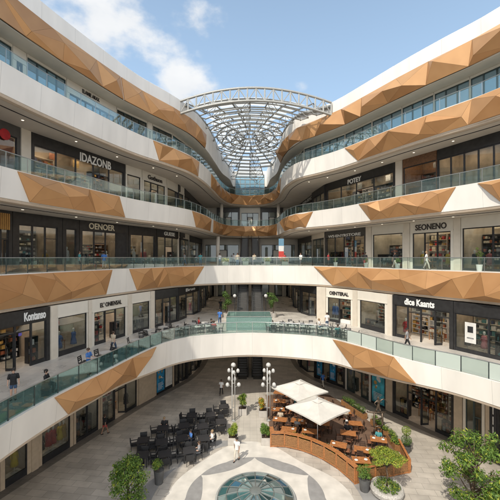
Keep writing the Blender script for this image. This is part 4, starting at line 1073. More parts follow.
# plants that stand along the terrace edges
def trough(label, a, b, h, sh, mats, wts, seed, n=1100, wd=.5, size=.13, pm=None):
    a, b = Vector(a), Vector(b); m_ = (a+b)/2; L_ = (b-a).length
    t = thing('planting_trough', label, 'planter', (m_.x, m_.y, .065), math.atan2(b.y-a.y, b.x-a.x))
    g = MB(); g.box(-L_/2,L_/2,-wd/2,-wd/2+.04,0,h); g.box(-L_/2,L_/2,wd/2-.04,wd/2,0,h); g.box(-L_/2,-L_/2+.04,-wd/2+.041,wd/2-.041,0,h-.001); g.box(L_/2-.04,L_/2,-wd/2+.041,wd/2-.041,0,h-.001)
    g.build('box', pm or SLATW, t); MB().box(-L_/2+.041,L_/2-.041,-wd/2+.041,wd/2-.041,0,h-.05).build('soil', SOIL, t)
    r = random.Random(seed); k = max(4, int(L_/.3))
    lm = [((-L_/2+L_*(i+.5)/k, r.uniform(-.1,.1), h+sh*r.uniform(.25,.8)), r.uniform(.2,.32)*max(1,sh/.5), 1.0) for i in range(k)]
    leaves(lm, n, size, seed, mats, wts, .3).build('foliage', mats, t)
trough('wooden trough of dark green plants along the back edge of the terrace', (9.7,34.6), (10.9,31.4), .5, .55, [LEAF[0],LEAF[1],LEAF[3]], (3,2,2), 51)
trough('wooden trough of leafy plants between the sculpture and the back edge', (11.3,30.6), (11.7,28.4), .45, .5, [LEAF[0],LEAF[3],LEAF[2]], (3,2,1), 52)
trough('wooden trough of lime and green plants right of the sculpture', (11.7,27.9), (11.7,26.2), .5, .4, [LEAF[3],LEAF[2],LEAF[0]], (2,2,2), 53)
trough('low trough of lime ground plants inside the right terrace fence', (7.7,23.1), (11.0,24.0), .55, .14, [LEAF[2],LEAF[3]], (4,1), 54, 1500, .55, .09)
trough('trough of small flowering plants behind the curved fence', (3.2,27.3), (4.7,26.6), .62, .28, [LEAF[3],LEAF[0],FLOWY], (3,2,1), 55, 800, .4, .1)
trough('trough of herbs behind the near end of the curved fence', (5.75,25.75), (6.9,24.05), .62, .26, [LEAF[3],LEAF[0],FLOWW], (3,3,.6), 56, 800, .4, .1)
tp = thing('topiary', 'potted topiary of two stacked green balls at the right terrace corner', 'potted plant', (12.35, 26.2, .012))
MB().lathe([(.24,0),(.32,.42),(.34,.44),(.34,.5),(.28,.5),(.27,.44),(0,.45)], 20).build('pot', POTG, tp)
MB().tube([(0,0,.42),(0,0,1.7)], .03, 6).build('stem', BARK, tp)
leaves([((0,0,.95),.40,1)], 1100, .085, 61, [LEAF[0],LEAF[1]], (3,2), .85).build('lower_ball', [LEAF[0],LEAF[1]], tp)
leaves([((0,0,1.68),.36,1)], 1000, .085, 62, [LEAF[3],LEAF[2]], (3,2), .85).build('upper_ball', [LEAF[3],LEAF[2]], tp)
# ------------------------------------------------------------------ tables and chairs
RATT = mat('black_rattan', (.022,.022,.024), .55, var=.4, scale=25, bump=.3, bscale=60); BTOP = mat('black_table_top', (.03,.03,.033), .3, var=.2)
def chair_proto(name, label, cat, sm, fm, arms, w=.54, group=None, slim=False):
    t = thing(name, label, cat, group=group); h = .45
    MB().box(-w/2,w/2,-w/2,w/2-.02,h-.06,h).build('seat', sm, t)
    b = MB(); 
    if arms:
        M = Matrix.Translation((0,w/2-.02,h)) @ Matrix.Rotation(R(-9),4,'X'); b.box(-w/2,w/2,-.04,.02,.01,.42,0,M)
        for k in range(4): b.box(-w/2+.03,w/2-.03,-.052,-.041,.06+k*.09,.11+k*.09,0,M)
    else:
        M = Matrix.Translation((0,w/2-.02,h)) @ Matrix.Rotation(R(-10),4,'X')
        b.box(-w/2,-w/2+.05,-.03,.01,.0,.44,0,M); b.box(w/2-.05,w/2,-.03,.01,.0,.44,0,M)
        for z in (.12,.24,.36): b.box(-w/2+.051,w/2-.051,-.025,.005,z,z+.075,0,M)
    b.build('backrest', sm if arms else fm, t)
    lm = MB().tube([(0,0,0),(0,0,h-.06)], [.018,.024], 6).mesh('leg', [fm])
    for sx in (-1,1):
        for sy in (-1,1): link('leg', lm, t, (sx*(w/2-.04), sy*(w/2-.05), 0))
        if arms: MB().box(sx*(w/2-.03)-.03, sx*(w/2-.03)+.03, -w/2, w/2-.03, .63, .67).box(sx*(w/2-.03)-.02, sx*(w/2-.03)+.02, -w/2+.01, -w/2+.05, .45, .63).build('armrest', sm, t)
    return t
def table_proto(name, label, cat, tm, fm, wx, wy, group=None, rnd_=False, h=.74):
    t = thing(name, label, cat, group=group)
    if rnd_:
        MB().lathe([(0,h-.035),(wx/2,h-.035),(wx/2,h),(0,h)], 28).build('tabletop', tm, t); MB().lathe([(.24,0),(.24,.02),(.035,.05),(.03,h-.04)], 16).build('pedestal', fm, t)
    else:
        g = MB(); nb = 6
        for k in range(nb): g.box(-wx/2, wx/2, -wy/2+wy*k/nb, -wy/2+wy*(k+.95)/nb, h-.035, h)
        g.box(-wx/2+.05, wx/2-.05, -wy/2+.04, wy/2-.04, h-.08, h-.036); g.build('tabletop', tm, t)
        lm = MB().box(-.03,.03,-.03,.03,0,h-.08).mesh('leg', [fm])
        for sx in (-1,1):
            for sy in (-1,1): link('leg', lm, t, (sx*(wx/2-.08), sy*(wy/2-.08), 0))
    return t
ORD = ['first','second','third','fourth','fifth','sixth','seventh','eighth','ninth','tenth']
SIDES = {'left':(-1,0,PI/2),'right':(1,0,-PI/2),'near':(0,-1,PI),'far':(0,1,0)}
def dining(rows, tproto, cproto, tphrase, cphrase, z, tgroup, cgroup, reach, seed, rz0=0, sides4=True):
    r = random.Random(seed); used = [False, False]
    for rown, items in rows:
        for i, it in enumerate(sorted(items)):
            x, y = it[0], it[1]; sd = it[2] if len(it) > 2 else ('left','right','near','far')
            ph = f'{ORD[i]} {tphrase} from the left in the {rown}'
            rz = rz0+r.uniform(-.22,.22)
            tt = copy_tree(tproto, ph[0:1]+ph[1:], (x,y,z), rz)
            for s in sd:
                dx, dy, a = SIDES[s]; k = reach*r.uniform(.92,1.18); c, n_ = math.cos(rz), math.sin(rz); jx = r.uniform(-.08,.08)
                lx, ly = dx*k+(jx if dx == 0 else 0), dy*k+(jx if dy == 0 else 0)
                copy_tree(cproto, f'{cphrase}, {s} side of {ORD[i]} {tphrase.split()[-1]} from left, {rown}', (x+lx*c-ly*n_, y+lx*n_+ly*c, z), rz+a+r.uniform(-.25,.25))
    for p in (tproto, cproto):
        for ch in list(p.children): bpy.data.objects.remove(ch)
        bpy.data.objects.remove(p)
tb = table_proto('dining_table', 'x', 'table', BTOP, BLACK2, .95, .95, 'black tables in the shade')
ch = chair_proto('armchair', 'x', 'chair', RATT, BLACK2, True, .56, 'black armchairs in the shade')
dining([('front shaded row', [(-8.0,24.6),(-6.35,24.75),(-4.6,25.2)]), ('second shaded row', [(-8.55,26.6),(-7.0,26.35),(-5.5,26.9),(-3.75,26.9)]),
        ('third shaded row', [(-7.5,28.5),(-5.75,28.9),(-4.1,28.8)]), ('back shaded row', [(-5.4,30.8),(-3.7,30.9),(-2.55,32.6,('left','far','near')),(-2.55,29.6,('left','near','far'))])],
       tb, ch, 'black square table', 'black armchair', .014, 0, 0, .66, 71, R(12))
tb = table_proto('terrace_table', 'x', 'table', TWOOD, DWOOD, 1.25, .8, 'wooden tables on the terrace')
ch = chair_proto('terrace_chair', 'x', 'chair', mat('brown_seat_pad', (.26,.11,.055), .7, var=.3), DWOOD, False, .46, 'dark wooden chairs on the terrace')
dining([('front terrace row', [(6.9,25.9,('left','right','far')),(8.55,25.2),(8.0,23.9,('left','right','far'))]), ('second terrace row', [(3.3,28.2),(5.0,27.9),(8.15,27.6),(10.3,26.6,('left','far','near'))]),
        ('third terrace row', [(2.7,29.9,('right','near','far')),(4.3,29.6),(6.4,29.3),(9.2,29.2)]), ('fourth terrace row', [(2.7,31.9,('right','near','far')),(4.4,31.9),(6.5,31.3),(8.9,31.4)]), ('back terrace row', [(3.0,33.7,('near','far','right')),(5.3,33.9),(7.4,33.4),(3.2,35.8,('near','right')),(5.6,35.8)])],
       tb, ch, 'wooden terrace table', 'dark wooden chair', .064, 0, 0, .62, 72, R(-12))
WTOP = mat('white_table_top', (.52,.51,.49), .35, var=.03)
tb = table_proto('gallery_table', 'x', 'table', WTOP, STEEL, .85, .85, 'white tables on the first gallery', True)
ch = chair_proto('gallery_chair', 'x', 'chair', mat('dark_grey_shell', (.045,.042,.04), .5), BLACK2, False, .44, 'dark chairs on the first gallery')
def e1(px, o): p = E1.off(E1.px(px), o); return (p.x, p.y)
def rowp(lst, o): return [(*e1(p, o), ('left','right')+(('far',) if i % 2 else ('near',) if i % 3 == 0 else ())) for i, p in enumerate(lst)]
dining([('row left of teal enclosure', rowp((164,173,182,191,200,209,218), -1.25)), ('row right of teal enclosure', rowp((272,281,291,301,311,321,331,341), -1.25)), ('inner row right of teal enclosure', rowp((277,287,297,307,317,327), -3.0)), ('inner row left of teal enclosure', rowp((170,180,190,200,210), -3.0)), ('left gallery edge', rowp((108,122,137,150), -1.35))],
       tb, ch, 'round white table', 'dark chair', Z1+.002, 0, 0, .56, 73)
# things on the terrace tables' ledge are left to the photo's scale; the teal glass enclosure on the first gallery
t = thing('glass_enclosure', 'low teal glass enclosure on the first gallery at the far end', 'enclosure', (-.1, 36.9, Z1+.002))
for nm_, b in (('glass_side',(-2.4,2.4,-1.7,-1.68)),('glass_side',(-2.4,2.4,1.68,1.7)),('glass_side',(-2.42,-2.4,-1.7,1.7)),('glass_side',(2.4,2.42,-1.7,1.7))):
    MB().box(b[0],b[1],b[2],b[3],.02,1.45).build(nm_, G_TEAL, t)
g = MB(); g.box(-2.46,2.46,-1.75,-1.66,1.451,1.5); g.box(-2.46,2.46,1.66,1.75,1.451,1.5); g.box(-2.46,-2.37,-1.659,1.659,1.451,1.499); g.box(2.37,2.46,-1.659,1.659,1.451,1.499); g.build('rim', GSTEEL, t)
MB().box(-2.3,2.3,-1.6,1.6,.0,.25).build('planter_bed', POTL, t)
leaves([((x*.45,y*.6,.35),.3,.7) for x in range(-4,5) for y in (-1,0,1)], 900, .16, 66, LEAF, (3,3,1,2)).build('foliage', LEAF, t)
for x, y, h, s in ((-3.0,42.6,3.2,81),(3.0,42.9,3.0,82)):
    t = thing('indoor_tree', 'tall dark potted tree %s of the escalators behind the teal enclosure' % ('left' if x < 0 else 'right'), 'tree', (x,y,Z1+.002))
    MB().lathe([(.35,0),(.45,.6),(.4,.6),(.38,.55),(0,.56)], 18).build('pot', POTL, t); MB().tube([(0,0,.5),(.05,0,1.5),(0,0,h)], [.06,.05,.02], 6).build('trunk', BARK, t)
    rr_ = random.Random(s); LMs = [((rr_.uniform(-.5,.5),rr_.uniform(-.5,.5),h*rr_.uniform(.4,1)),rr_.uniform(.3,.5)) for _ in range(9)]
    leaves(LMs, 900, .2, s, LEAF[:2], (3,2)).build('crown', LEAF[:2], t)
for x, lab in ((-1.9,'left'),(1.95,'right')):
    t = thing('globe_lamp', f'{lab} of two white globe lamps on poles by the escalators', 'lamp', (x, 41.2, Z1+.002))
    MB().tube([(0,0,0),(0,0,2.9)], .04, 8).build('pole', BLACK2, t)
    for dz in (0,): MB().lathe([(.02,2.75),(.16,2.81),(.23,2.97),(.16,3.13),(.02,3.2)], 16).build('globe', LAMPW, t, smooth=True)
# planters and banner on the second gallery
for x, f, lab in ((-3.3,FLOWY,'yellow flowers, leftmost behind the far handrail'),(-.6,FLOWW,'pale flowers, second from left behind the far handrail'),(2.3,FLOWY,'yellow flowers, third from left behind the far handrail'),(4.7,FLOWO,'orange flowers right of the striped banner')):
    p = E2.pos(E2.px(250+x/44*F)); t = thing('flower_planter', 'planter of '+lab, 'planter', (p.x, p.y+.75, Z2+.002), 0)
    MB().box(-.4,.4,-.22,.22,0,.6).build('box', POTL, t); leaves([((q*.2,0,.85),.3,1.1) for q in (-1.6,-.6,.5,1.5)], 500, .15, int(x*10), [LEAF[3],LEAF[0],f], (2,1,2)).build('foliage', [LEAF[3],LEAF[0],f], t)
for px_, o_, lab, s in ((331,-.9,'white pot with a leafy plant behind the right handrail, nearest the far end',91),(361,-.8,'white pot with a leafy plant right of the spaced-letter shop',92),(392,-.8,'white pot with a green plant before the framed shelves',93),(466,-2.4,'white pot with a tall spindly plant at the right edge window',94)):
    p = E2.off(E2.px(px_), o_); pot_round(lab, p.x, p.y, .55, .24, .3 if s != 94 else .35, .6 if s != 94 else 1.7, [LEAF[0],LEAF[3]]+([FLOWR] if s == 92 else []), (2,2,1)[:3 if s == 92 else 2], s, Z2+.002, WHITE_P, .12, 260)
t = thing('hanging_banner', 'striped blue, white and red vertical banner at the far end of the second gallery', 'banner', (4.35, 46.2, Z2+.002))
MB().tube([(0,.03,0),(0,.03,4.05)], .03, 6).build('pole', BLACK2, t); MB().lathe([(.3,0),(.3,.03),(0,.04)], 14).build('base', BLACK2, t)
g = MB(); g.box(-.36,.36,-.01,.01,2.75,3.75,0); g.box(-.36,.36,-.01,.01,2.0,2.749,1); g.box(-.36,.36,-.01,.01,1.0,1.999,2)
g.build('banner_cloth', [mat('banner_blue',(.12,.25,.36),.7), POSTW, mat('banner_red',(.5,.05,.04),.7)], t)
# ------------------------------------------------------------------ bronze sculpture
BRZ = mat('dark_bronze', (.13,.10,.075), .42, .7, var=.3, scale=6, bump=.1)
def skin(verts, edges, radii, sub=2, root=0):
    me = bpy.data.meshes.new('figure'); me.from_pydata(verts, edges, [])
    o = bpy.data.objects.new('figure', me); col.objects.link(o)
    o.modifiers.new('s', 'SKIN'); m = o.modifiers.new('u', 'SUBSURF'); m.levels = sub; m.render_levels = sub
    for i, v in enumerate(me.skin_vertices[0].data):
        q = radii[i]; v.radius = q if isinstance(q, tuple) else (q, q); v.use_root = (i == root)
    dg = bpy.context.evaluated_depsgraph_get(); out = bpy.data.meshes.new_from_object(o.evaluated_get(dg))
    bpy.data.objects.remove(o); bpy.data.meshes.remove(me)
    for p in out.polygons: p.use_smooth = True
    return out
t = thing('bronze_sculpture', 'dark bronze figure reaching up on a framed pedestal at the terrace edge', 'sculpture', (11.05, 28.6, .064))
g = MB(); g.box(-.5,.5,-.3,.3,0,.12)
for x in (-.36, .36): g.tube([(x,0,.12),(x*1.02,0,1.0),(x*.95,0,1.9)], [.10,.085,.09], 8)
for z in (.7, 1.35): g.tube([(-.36,0,z),(.36,0,z+.12)], .06, 7)
g.tube([(-.95,0,2.0),(-.3,.02,1.93),(.4,0,1.96),(.65,0,2.0)], [.05,.09,.09,.06], 8); g.tube([(-.95,0,2.0),(-.98,0,2.2)], [.05,.02], 6)
g.build('framed_pedestal', BRZ, t, smooth=True)
V = [(0,0,2.45),(.03,0,2.7),(.0,-.02,2.95),(-.02,-.03,3.08),(-.03,-.05,3.2),(-.03,-.05,3.32), (.16,0,2.93),(.42,.0,3.12),(.66,0,2.98),(.78,0,2.72), (-.15,0,2.92),(-.36,-.05,2.74),(-.22,-.1,2.56), (.1,0,2.3),(.16,-.12,2.12),(.1,.0,1.97), (-.1,0,2.3),(-.2,-.05,2.12),(-.16,.05,1.97)]
Ed = [(0,1),(1,2),(2,3),(3,4),(4,5),(2,6),(6,7),(7,8),(8,9),(2,10),(10,11),(11,12),(0,13),(13,14),(14,15),(0,16),(16,17),(17,18)]
me = skin(V, Ed, [.13,.11,.13,.055,.10,.06,.07,.05,.04,.02,.07,.05,.04,.09,.065,.05,.09,.065,.05]); me.materials.append(BRZ); link('bronze_figure', me, t)
# ------------------------------------------------------------------ people
SKINC = {k: mat('skin_'+k, c, .55, var=.06) for k, c in (('light',(.55,.34,.25)),('tan',(.36,.20,.13)),('dark',(.12,.065,.045)))}
CLOTH = {k: mat('cloth_'+k, c, .85, var=.14, scale=9, bump=.15) for k, c in (('white',(.74,.73,.71)),('black',(.018,.018,.02)),('denim',(.05,.09,.17)),('blue',(.06,.17,.46)),('grey',(.28,.28,.29)),('beige',(.5,.42,.32)),('red',(.42,.05,.05)),('teal',(.06,.25,.27)),('sand',(.58,.53,.45)))}
HAIR = {k: mat('hair_'+k, c, .6, var=.2, scale=20) for k, c in (('black',(.012,.01,.009)),('brown',(.05,.028,.016)),('fair',(.28,.19,.1)))}
POSES = {}
def pose_mesh(pose):
    if pose in POSES: return POSES[pose]
    s = -1  # faces -y
    hip = .92 if pose != 'sit' else .50
    J = {'pel':(0,0,hip),'wai':(0,.0,hip+.16),'che':(0,.01,hip+.38),'nek':(0,.01,hip+.54),'jaw':(0,-.02,hip+.63),'sku':(0,-.01,hip+.72),'top':(0,0,hip+.79)}
    sw = {'stand':(0,0),'walk':(.24,-.22),'sit':(0,0),'lean':(.04,.0)}[pose]
    for n, sx, k in (('l',-1,0),('r',1,1)):
        d = sw[k]
        J['hp'+n] = (sx*.09,0,hip-.05)
        if pose == 'sit': J['kn'+n] = (sx*.11,-.42,hip+.0); J['an'+n] = (sx*.11,-.40,.09); J['to'+n] = (sx*.12,-.56,.04)
        else: J['kn'+n] = (sx*.095,-d*.62-.03,hip*.53); J['an'+n] = (sx*.095,-d+.05*(d<0),.09+.05*(d<0)); J['to'+n] = (sx*.11,-d-.13,.04)
        J['sh'+n] = (sx*.18,.01,hip+.47)
        if pose in ('sit','lean'): J['el'+n] = (sx*.25,-.06,hip+.22); J['wr'+n] = (sx*.17,-.28,hip+.2); J['ha'+n] = (sx*.14,-.36,hip+.2)
        else: J['el'+n] = (sx*.24,d*.35+.03,hip+.2); J['wr'+n] = (sx*.255,d*.75-.03,hip-.03); J['ha'+n] = (sx*.25,d*.9-.05,hip-.11)
    names = list(J); ix = {n: i for i, n in enumerate(names)}; V = [J[n] for n in names]
    rad = {'pel':(.135,.10),'wai':(.12,.09),'che':(.15,.105),'nek':.05,'jaw':.07,'sku':.095,'top':.06,'hp':.09,'kn':.058,'an':.04,'to':.034,'sh':.062,'el':.042,'wr':.028,'ha':.032}
    def rr(n, k=1.0, add=0.0):
        q = rad.get(n, rad.get(n[:2])); k = (.78 if n in ('pel','wai','che') else .85 if n[:2] in ('sh','hp') else 1) if add == 0 else 1; q = q if isinstance(q, tuple) else (q, q); return (q[0]*k+add, q[1]*k+add)
    E = [('pel','wai'),('wai','che'),('che','nek'),('nek','jaw'),('jaw','sku'),('sku','top')]
    for n in 'lr': E += [('pel','hp'+n),('hp'+n,'kn'+n),('kn'+n,'an'+n),('an'+n,'to'+n),('che','sh'+n),('sh'+n,'el'+n),('el'+n,'wr'+n),('wr'+n,'ha'+n)]
    def make(keep, add, cut=None):
        nn = [n for n in names if n in keep]; ii = {n: i for i, n in enumerate(nn)}; vs = [Vector(J[n]) for n in nn]
        if cut:
            for n, (p, f) in cut.items(): vs[ii[n]] = Vector(J[p]).lerp(Vector(J[n]), f)
        ed = [(ii[a], ii[b]) for a, b in E if a in ii and b in ii]
        return skin([tuple(v) for v in vs], ed, [rr(n, 1, add) for n in nn], 1, ii.get('pel', 0))
    body = make(names, 0)
    bm = bmesh.new(); bm.from_mesh(body)
    # nose, ears and fingers join the body mesh
    g = MB(); z = J['sku'][2]
    g.face([(0,-.125,z-.035),(-.016,-.09,z-.045),(0,-.088,z+.02)]); g.face([(0,-.125,z-.035),(0,-.088,z+.02),(.016,-.09,z-.045)]); g.face([(0,-.125,z-.035),(.016,-.09,z-.045),(-.016,-.09,z-.045)])
    for sx in (-1,1): g.cbox((sx*.098,.0,z-.02),(.014,.035,.055))
    for n, sx in (('l',-1),('r',1)):
        w, h = Vector(J['wr'+n]), Vector(J['ha'+n]); d = (h-w).normalized(); side = Vector((0,1,0)) if abs(d.z) > .6 else Vector((1,0,0))
        curl = Vector((-sx*.4,0,0)) if abs(d.z) > .6 else Vector((0,0,-.5))
        for k, L in enumerate((.062,.074,.08,.07)):
            b = h+side*(k-1.5)*.017*(1 if sx > 0 else -1)+d*.02; g.tube([b, b+d*L*.55, b+d*L*.9+curl*L*.35], [.0085,.008,.006], 5)
        b = w+d*.04-side*.03; g.tube([b, b-side*.022+d*.03, b-side*.02+d*.06], [.01,.009,.007], 5)
    e = g.mesh('x', [WHITE_P]); bm.from_mesh(e); bm.to_mesh(body); bm.free()
    shirt_old = None and make(['pel','wai','che','shl','shr','ell','elr','nek','hpl','hpr'], .024, {'ell':('shl',.75),'elr':('shr',.75),'nek':('che',.85),'hpl':('pel',.55),'hpr':('pel',.55)})
    g = MB(); cs = [(hip-.07,.172,.125),(hip+.0,.165,.12),(hip+.14,.150,.108),(hip+.28,.168,.118),(hip+.39,.190,.122),(hip+.465,.178,.105),(hip+.515,.10,.08),(hip+.545,.068,.066)]
    for z_, a_, b_ in cs:
        for q in range(16): g.v.append((a_*math.cos(2*PI*q/16), .005+b_*math.sin(2*PI*q/16), z_))
    for i in range(len(cs)-1):
        for q in range(16): g.f.append((i*16+q, i*16+(q+1)%16, (i+1)*16+(q+1)%16, (i+1)*16+q)); g.m.append(0)
    for n, sx in (('l',-1),('r',1)):
        a, b = Vector(J['sh'+n]), Vector(J['el'+n]); g.tube([a+Vector((-sx*.05,0,.0)), a, a.lerp(b,.45), a.lerp(b,.85)], [.07,.076,.068,.064], 10)
    shirt = g.mesh('shirt', [WHITE_P], True)
    trous = make(['wai','pel','hpl','hpr','knl','knr','anl','anr'], .016, {'wai':('pel',.6)})
    shorts = make(['wai','pel','hpl','hpr','knl','knr'], .022, {'wai':('pel',.35),'knl':('hpl',.7),'knr':('hpr',.7)})
    shoes = MB()
    for n in 'lr':
        a, b = Vector(J['an'+n]), Vector(J['to'+n]); shoes.tube([a+Vector((0,.04,-.05)), a+Vector((0,0,-.045)), b+Vector((0,-.02,0))], [.04,.052,.038], 8)
    hs = MB(); c = J['sku']
    for i in range(1): hs.lathe([(.085,-.085),(.104,-.03),(.110,.02),(.098,.07),(.06,.103),(0,.114)], 14, (c[0],c[1]+.03,c[2]+.005))
    eye = MB()
    for sx in (-1,1): eye.lathe([(.011,-.006),(.011,.006),(0,.007)], 8, M=Matrix.Translation((sx*.036,-.095,c[2]+.0)) @ Matrix.Rotation(R(90),4,'X'))
    sho = shoes.mesh('shoes', [WHITE_P], True); hair = hs.mesh('hair', [WHITE_P], True); eyem = eye.mesh('eyes', [WHITE_P])
    for m_ in (body, shirt, trous, shorts):
        m_.materials.clear(); m_.materials.append(WHITE_P)
    POSES[pose] = dict(body=body, shirt=shirt, trousers=trous, shorts=shorts, shoes=sho, hair=hair, eyes=eyem)
    return POSES[pose]
def person(label, x, y, z, rz, pose='stand', shirt='white', legs='black', skinc='light', hair='black', short=False, k=1.0):
    P = pose_mesh(pose); t = thing('person', label, 'person', (x, y, z), rz); t.scale = (k,)*3
    for nm_, key, m in (('body','body',SKINC[skinc]),('shirt','shirt',CLOTH[shirt]),('shorts' if short else 'trousers','shorts' if short else 'trousers',CLOTH[legs]),('footwear','shoes',CLOTH['black']),('hair','hair',HAIR[hair]),('eyes','eyes',HAIR['black'])):
        o = link(nm_, P[key], t); o.material_slots[0].link = 'OBJECT'; o.material_slots[0].material = m
person('person in white shirt and pale grey trousers walking across the sunlit plaza', -1.0, 25.1, .018, R(-20), 'walk', 'white', 'sand', 'tan', 'black')
person('person in black top and red shorts walking past the shaded plaza shops', -12.6, 28.8, .014, R(150), 'walk', 'black', 'red', 'tan', 'brown', True)
person('person in black T-shirt and denim shorts standing on the left gallery', -12.9, 18.1, Z1+.002, R(30), 'stand', 'black', 'denim', 'light', 'black', True)
b = thing('bench', 'black bench under the seated person on the left gallery', 'bench', (-11.75, 19.15, Z1+.002), R(118))
MB().box(-.75,.75,-.22,.22,.40,.46).build('seat', BLACK, b)
for x in (-.6,.6): MB().box(x-.04,x+.04,-.2,.2,0,.399).build('leg', BLACK2, b)
person('person in dark clothes seated on the black bench on the left gallery', -11.75, 19.15, Z1-.0, R(100), 'sit', 'black', 'black', 'light', 'black')
person('person in blue shirt standing at the left gallery balustrade', -10.75, 22.1, Z1+.002, R(80), 'lean', 'blue', 'black', 'light', 'brown')
person('person in bright blue shirt walking left of the teal enclosure', -3.5, 38.4, Z1+.002, R(180), 'walk', 'blue', 'denim', 'light', 'brown')
person('person in dark clothes on the left of a pair deep in the passage', -4.2, 47.5, Z1+.002, R(10), 'stand', 'black', 'black', 'tan', 'black')
person('person in dark clothes on the right of a pair deep in the passage', -3.4, 47.9, Z1+.002, R(-10), 'walk', 'black', 'black', 'tan', 'black')
person('person in teal shirt at the left end of the far handrail', -6.6, 44.2, Z2+.002, R(20), 'stand', 'teal', 'denim', 'tan', 'black')
person('person in white shirt behind the far handrail right of the striped banner', 6.8, 44.6, Z2+.002, R(-40), 'walk', 'white', 'black', 'light', 'brown')
person('person in beige top among the flower planters at the far handrail', .6, 46.0, Z2+.002, R(10), 'stand', 'beige', 'black', 'tan', 'black')
person('person in red shirt behind the right handrail under the spaced letters', 9.9, 41.9, Z2+.002, R(60), 'stand', 'red', 'black', 'tan', 'black')
person('person in black top before the pilaster right of the grey shop', 12.9, 37.2, Z2+.002, R(-50), 'stand', 'black', 'red', 'dark', 'black')
person('person all in white walking past the tall dark letters on the right', 16.7, 31.4, Z2+.002, R(60), 'walk', 'white', 'sand', 'light', 'fair')
person('person in grey shirt walking on the left side of the second gallery', -8.6, 43.6, Z2+.002, R(-60), 'walk', 'grey', 'denim', 'tan', 'black')
person('person in dark shirt seated at a white table left of the teal enclosure', -4.05, 34.9, Z1+.0, R(90), 'sit', 'black', 'denim', 'light', 'black')
c = chair_proto('gallery_chair', 'dark chair under the seated person left of the teal enclosure', 'chair', bpy.data.materials['dark_grey_shell'], BLACK2, False, .44); c.location = (-4.1, 34.9, Z1+.002); c.rotation_euler.z = R(90)
for lab, x, y, z, rz, po, sh, le, sk, ha, sho in (
 ('person in yellowish beige top at the far handrail left of the middle planter', -1.7, 45.3, Z2, 10, 'stand', 'beige', 'denim', 'tan', 'brown', False),
 ('person in grey shirt in the group behind the far handrail', -2.4, 48.5, Z2, 170, 'walk', 'grey', 'black', 'light', 'black', False),
 ('person in white shirt near the left rear shop front', -4.6, 50.5, Z2, 30, 'walk', 'white', 'denim', 'tan', 'black', False),
 ('person in red top by the right rear shop front', 5.4, 52.0, Z2, -30, 'stand', 'red', 'black', 'light', 'brown', False),
 ('person in blue shirt passing the lit narrow windows on the left', -14.6, 33.2, Z2, 200, 'walk', 'blue', 'grey', 'tan', 'black', False),
 ('person in teal top outside the ivory-lettered shop', -15.3, 29.8, Z2, 120, 'stand', 'teal', 'black', 'light', 'brown', False),
 ('person in black shirt with pale trousers walking by the framed shelves', 14.9, 34.2, Z2, 50, 'walk', 'black', 'sand', 'tan', 'black', False),
 ('person in white shirt looking into the doorway with blue clothes', 8.4, 36.2, Z1, 190, 'stand', 'white', 'denim', 'light', 'brown', False),
 ('person in grey shirt walking in front of the brown shelves shop', 13.4, 28.3, Z1, 60, 'walk', 'grey', 'black', 'tan', 'black', False),
 ('person in beige top walking past the brown doorway on the left', -11.2, 27.2, Z1, 160, 'walk', 'beige', 'denim', 'light', 'brown', False),
 ('person in white top near the left lamp post walking to the passage', -3.2, 37.0, .012, 170, 'walk', 'white', 'black', 'tan', 'brown', False),
 ('person in blue shirt walking by the navy front with posters', 8.6, 39.2, .012, 30, 'walk', 'blue', 'sand', 'tan', 'black', False)):
    person(lab, x, y, z+.002, R(rz), po, sh, le, sk, ha, sho)
r = random.Random(21)
for pre, count in (('dark wooden chair, ', 9), ('black armchair, ', 4), ('dark chair, ', 4)):
    cs = [o for o in list(col.objects) if o.parent is None and str(o.get('label', '')).startswith(pre)]
    for o in r.sample(cs, count):
        sh = r.choice(['white','blue','red','grey','beige','teal','black']); where = o['label'][len(pre):]
        if pre == 'dark chair, ': where = where.replace(' from left', '').replace('teal enclosure', 'enclosure')
        person(f'person in {sh} top seated, {where}', o.location.x, o.location.y, o.location.z-.01, o.rotation_euler.z, 'sit', sh, r.choice(['denim','black','sand','grey']), r.choice(['light','tan','dark']), r.choice(['black','brown','fair']))
# plates and glasses on the terrace tables
PLM = MB().lathe([(.06,0),(.09,.006),(.13,.018),(.125,.02),(.08,.01),(0,.009)], 18).mesh('plate', [WHITE_P], True)
GLM = MB().lathe([(.03,0),(.035,.11),(.031,.11),(.027,.008),(0,.008)], 10).mesh('drinking_glass', [glass('clear_tumbler', (.85,.9,.9), (.6,.65,.65), .1, .2)], True)
r = random.Random(9)
for o in [o for o in list(col.objects) if o.name.startswith('terrace_table') and o.parent is None]:
    ph = o['label'].replace(' from the left', '').replace(' in the ', ' in '); c, s_ = math.cos(o.rotation_euler.z), math.sin(o.rotation_euler.z)
    for sd, dx in (('left',-.36),('right',.34)):
        if r.random() < .3: continue
        def at(u, v): return (o.location.x+u*c-v*s_, o.location.y+u*s_+v*c, o.location.z+.742)
        q = link('plate', PLM, None, at(dx, r.uniform(-.08,.08))); tag(q, f'white plate, {sd} half of {ph}', 'plate', 'plates on the terrace tables')
        q = link('drinking_glass', GLM, None, at(dx+.05, .24)); tag(q, f'tumbler, {sd} half of {ph}', 'glass', 'glasses on the terrace tables')
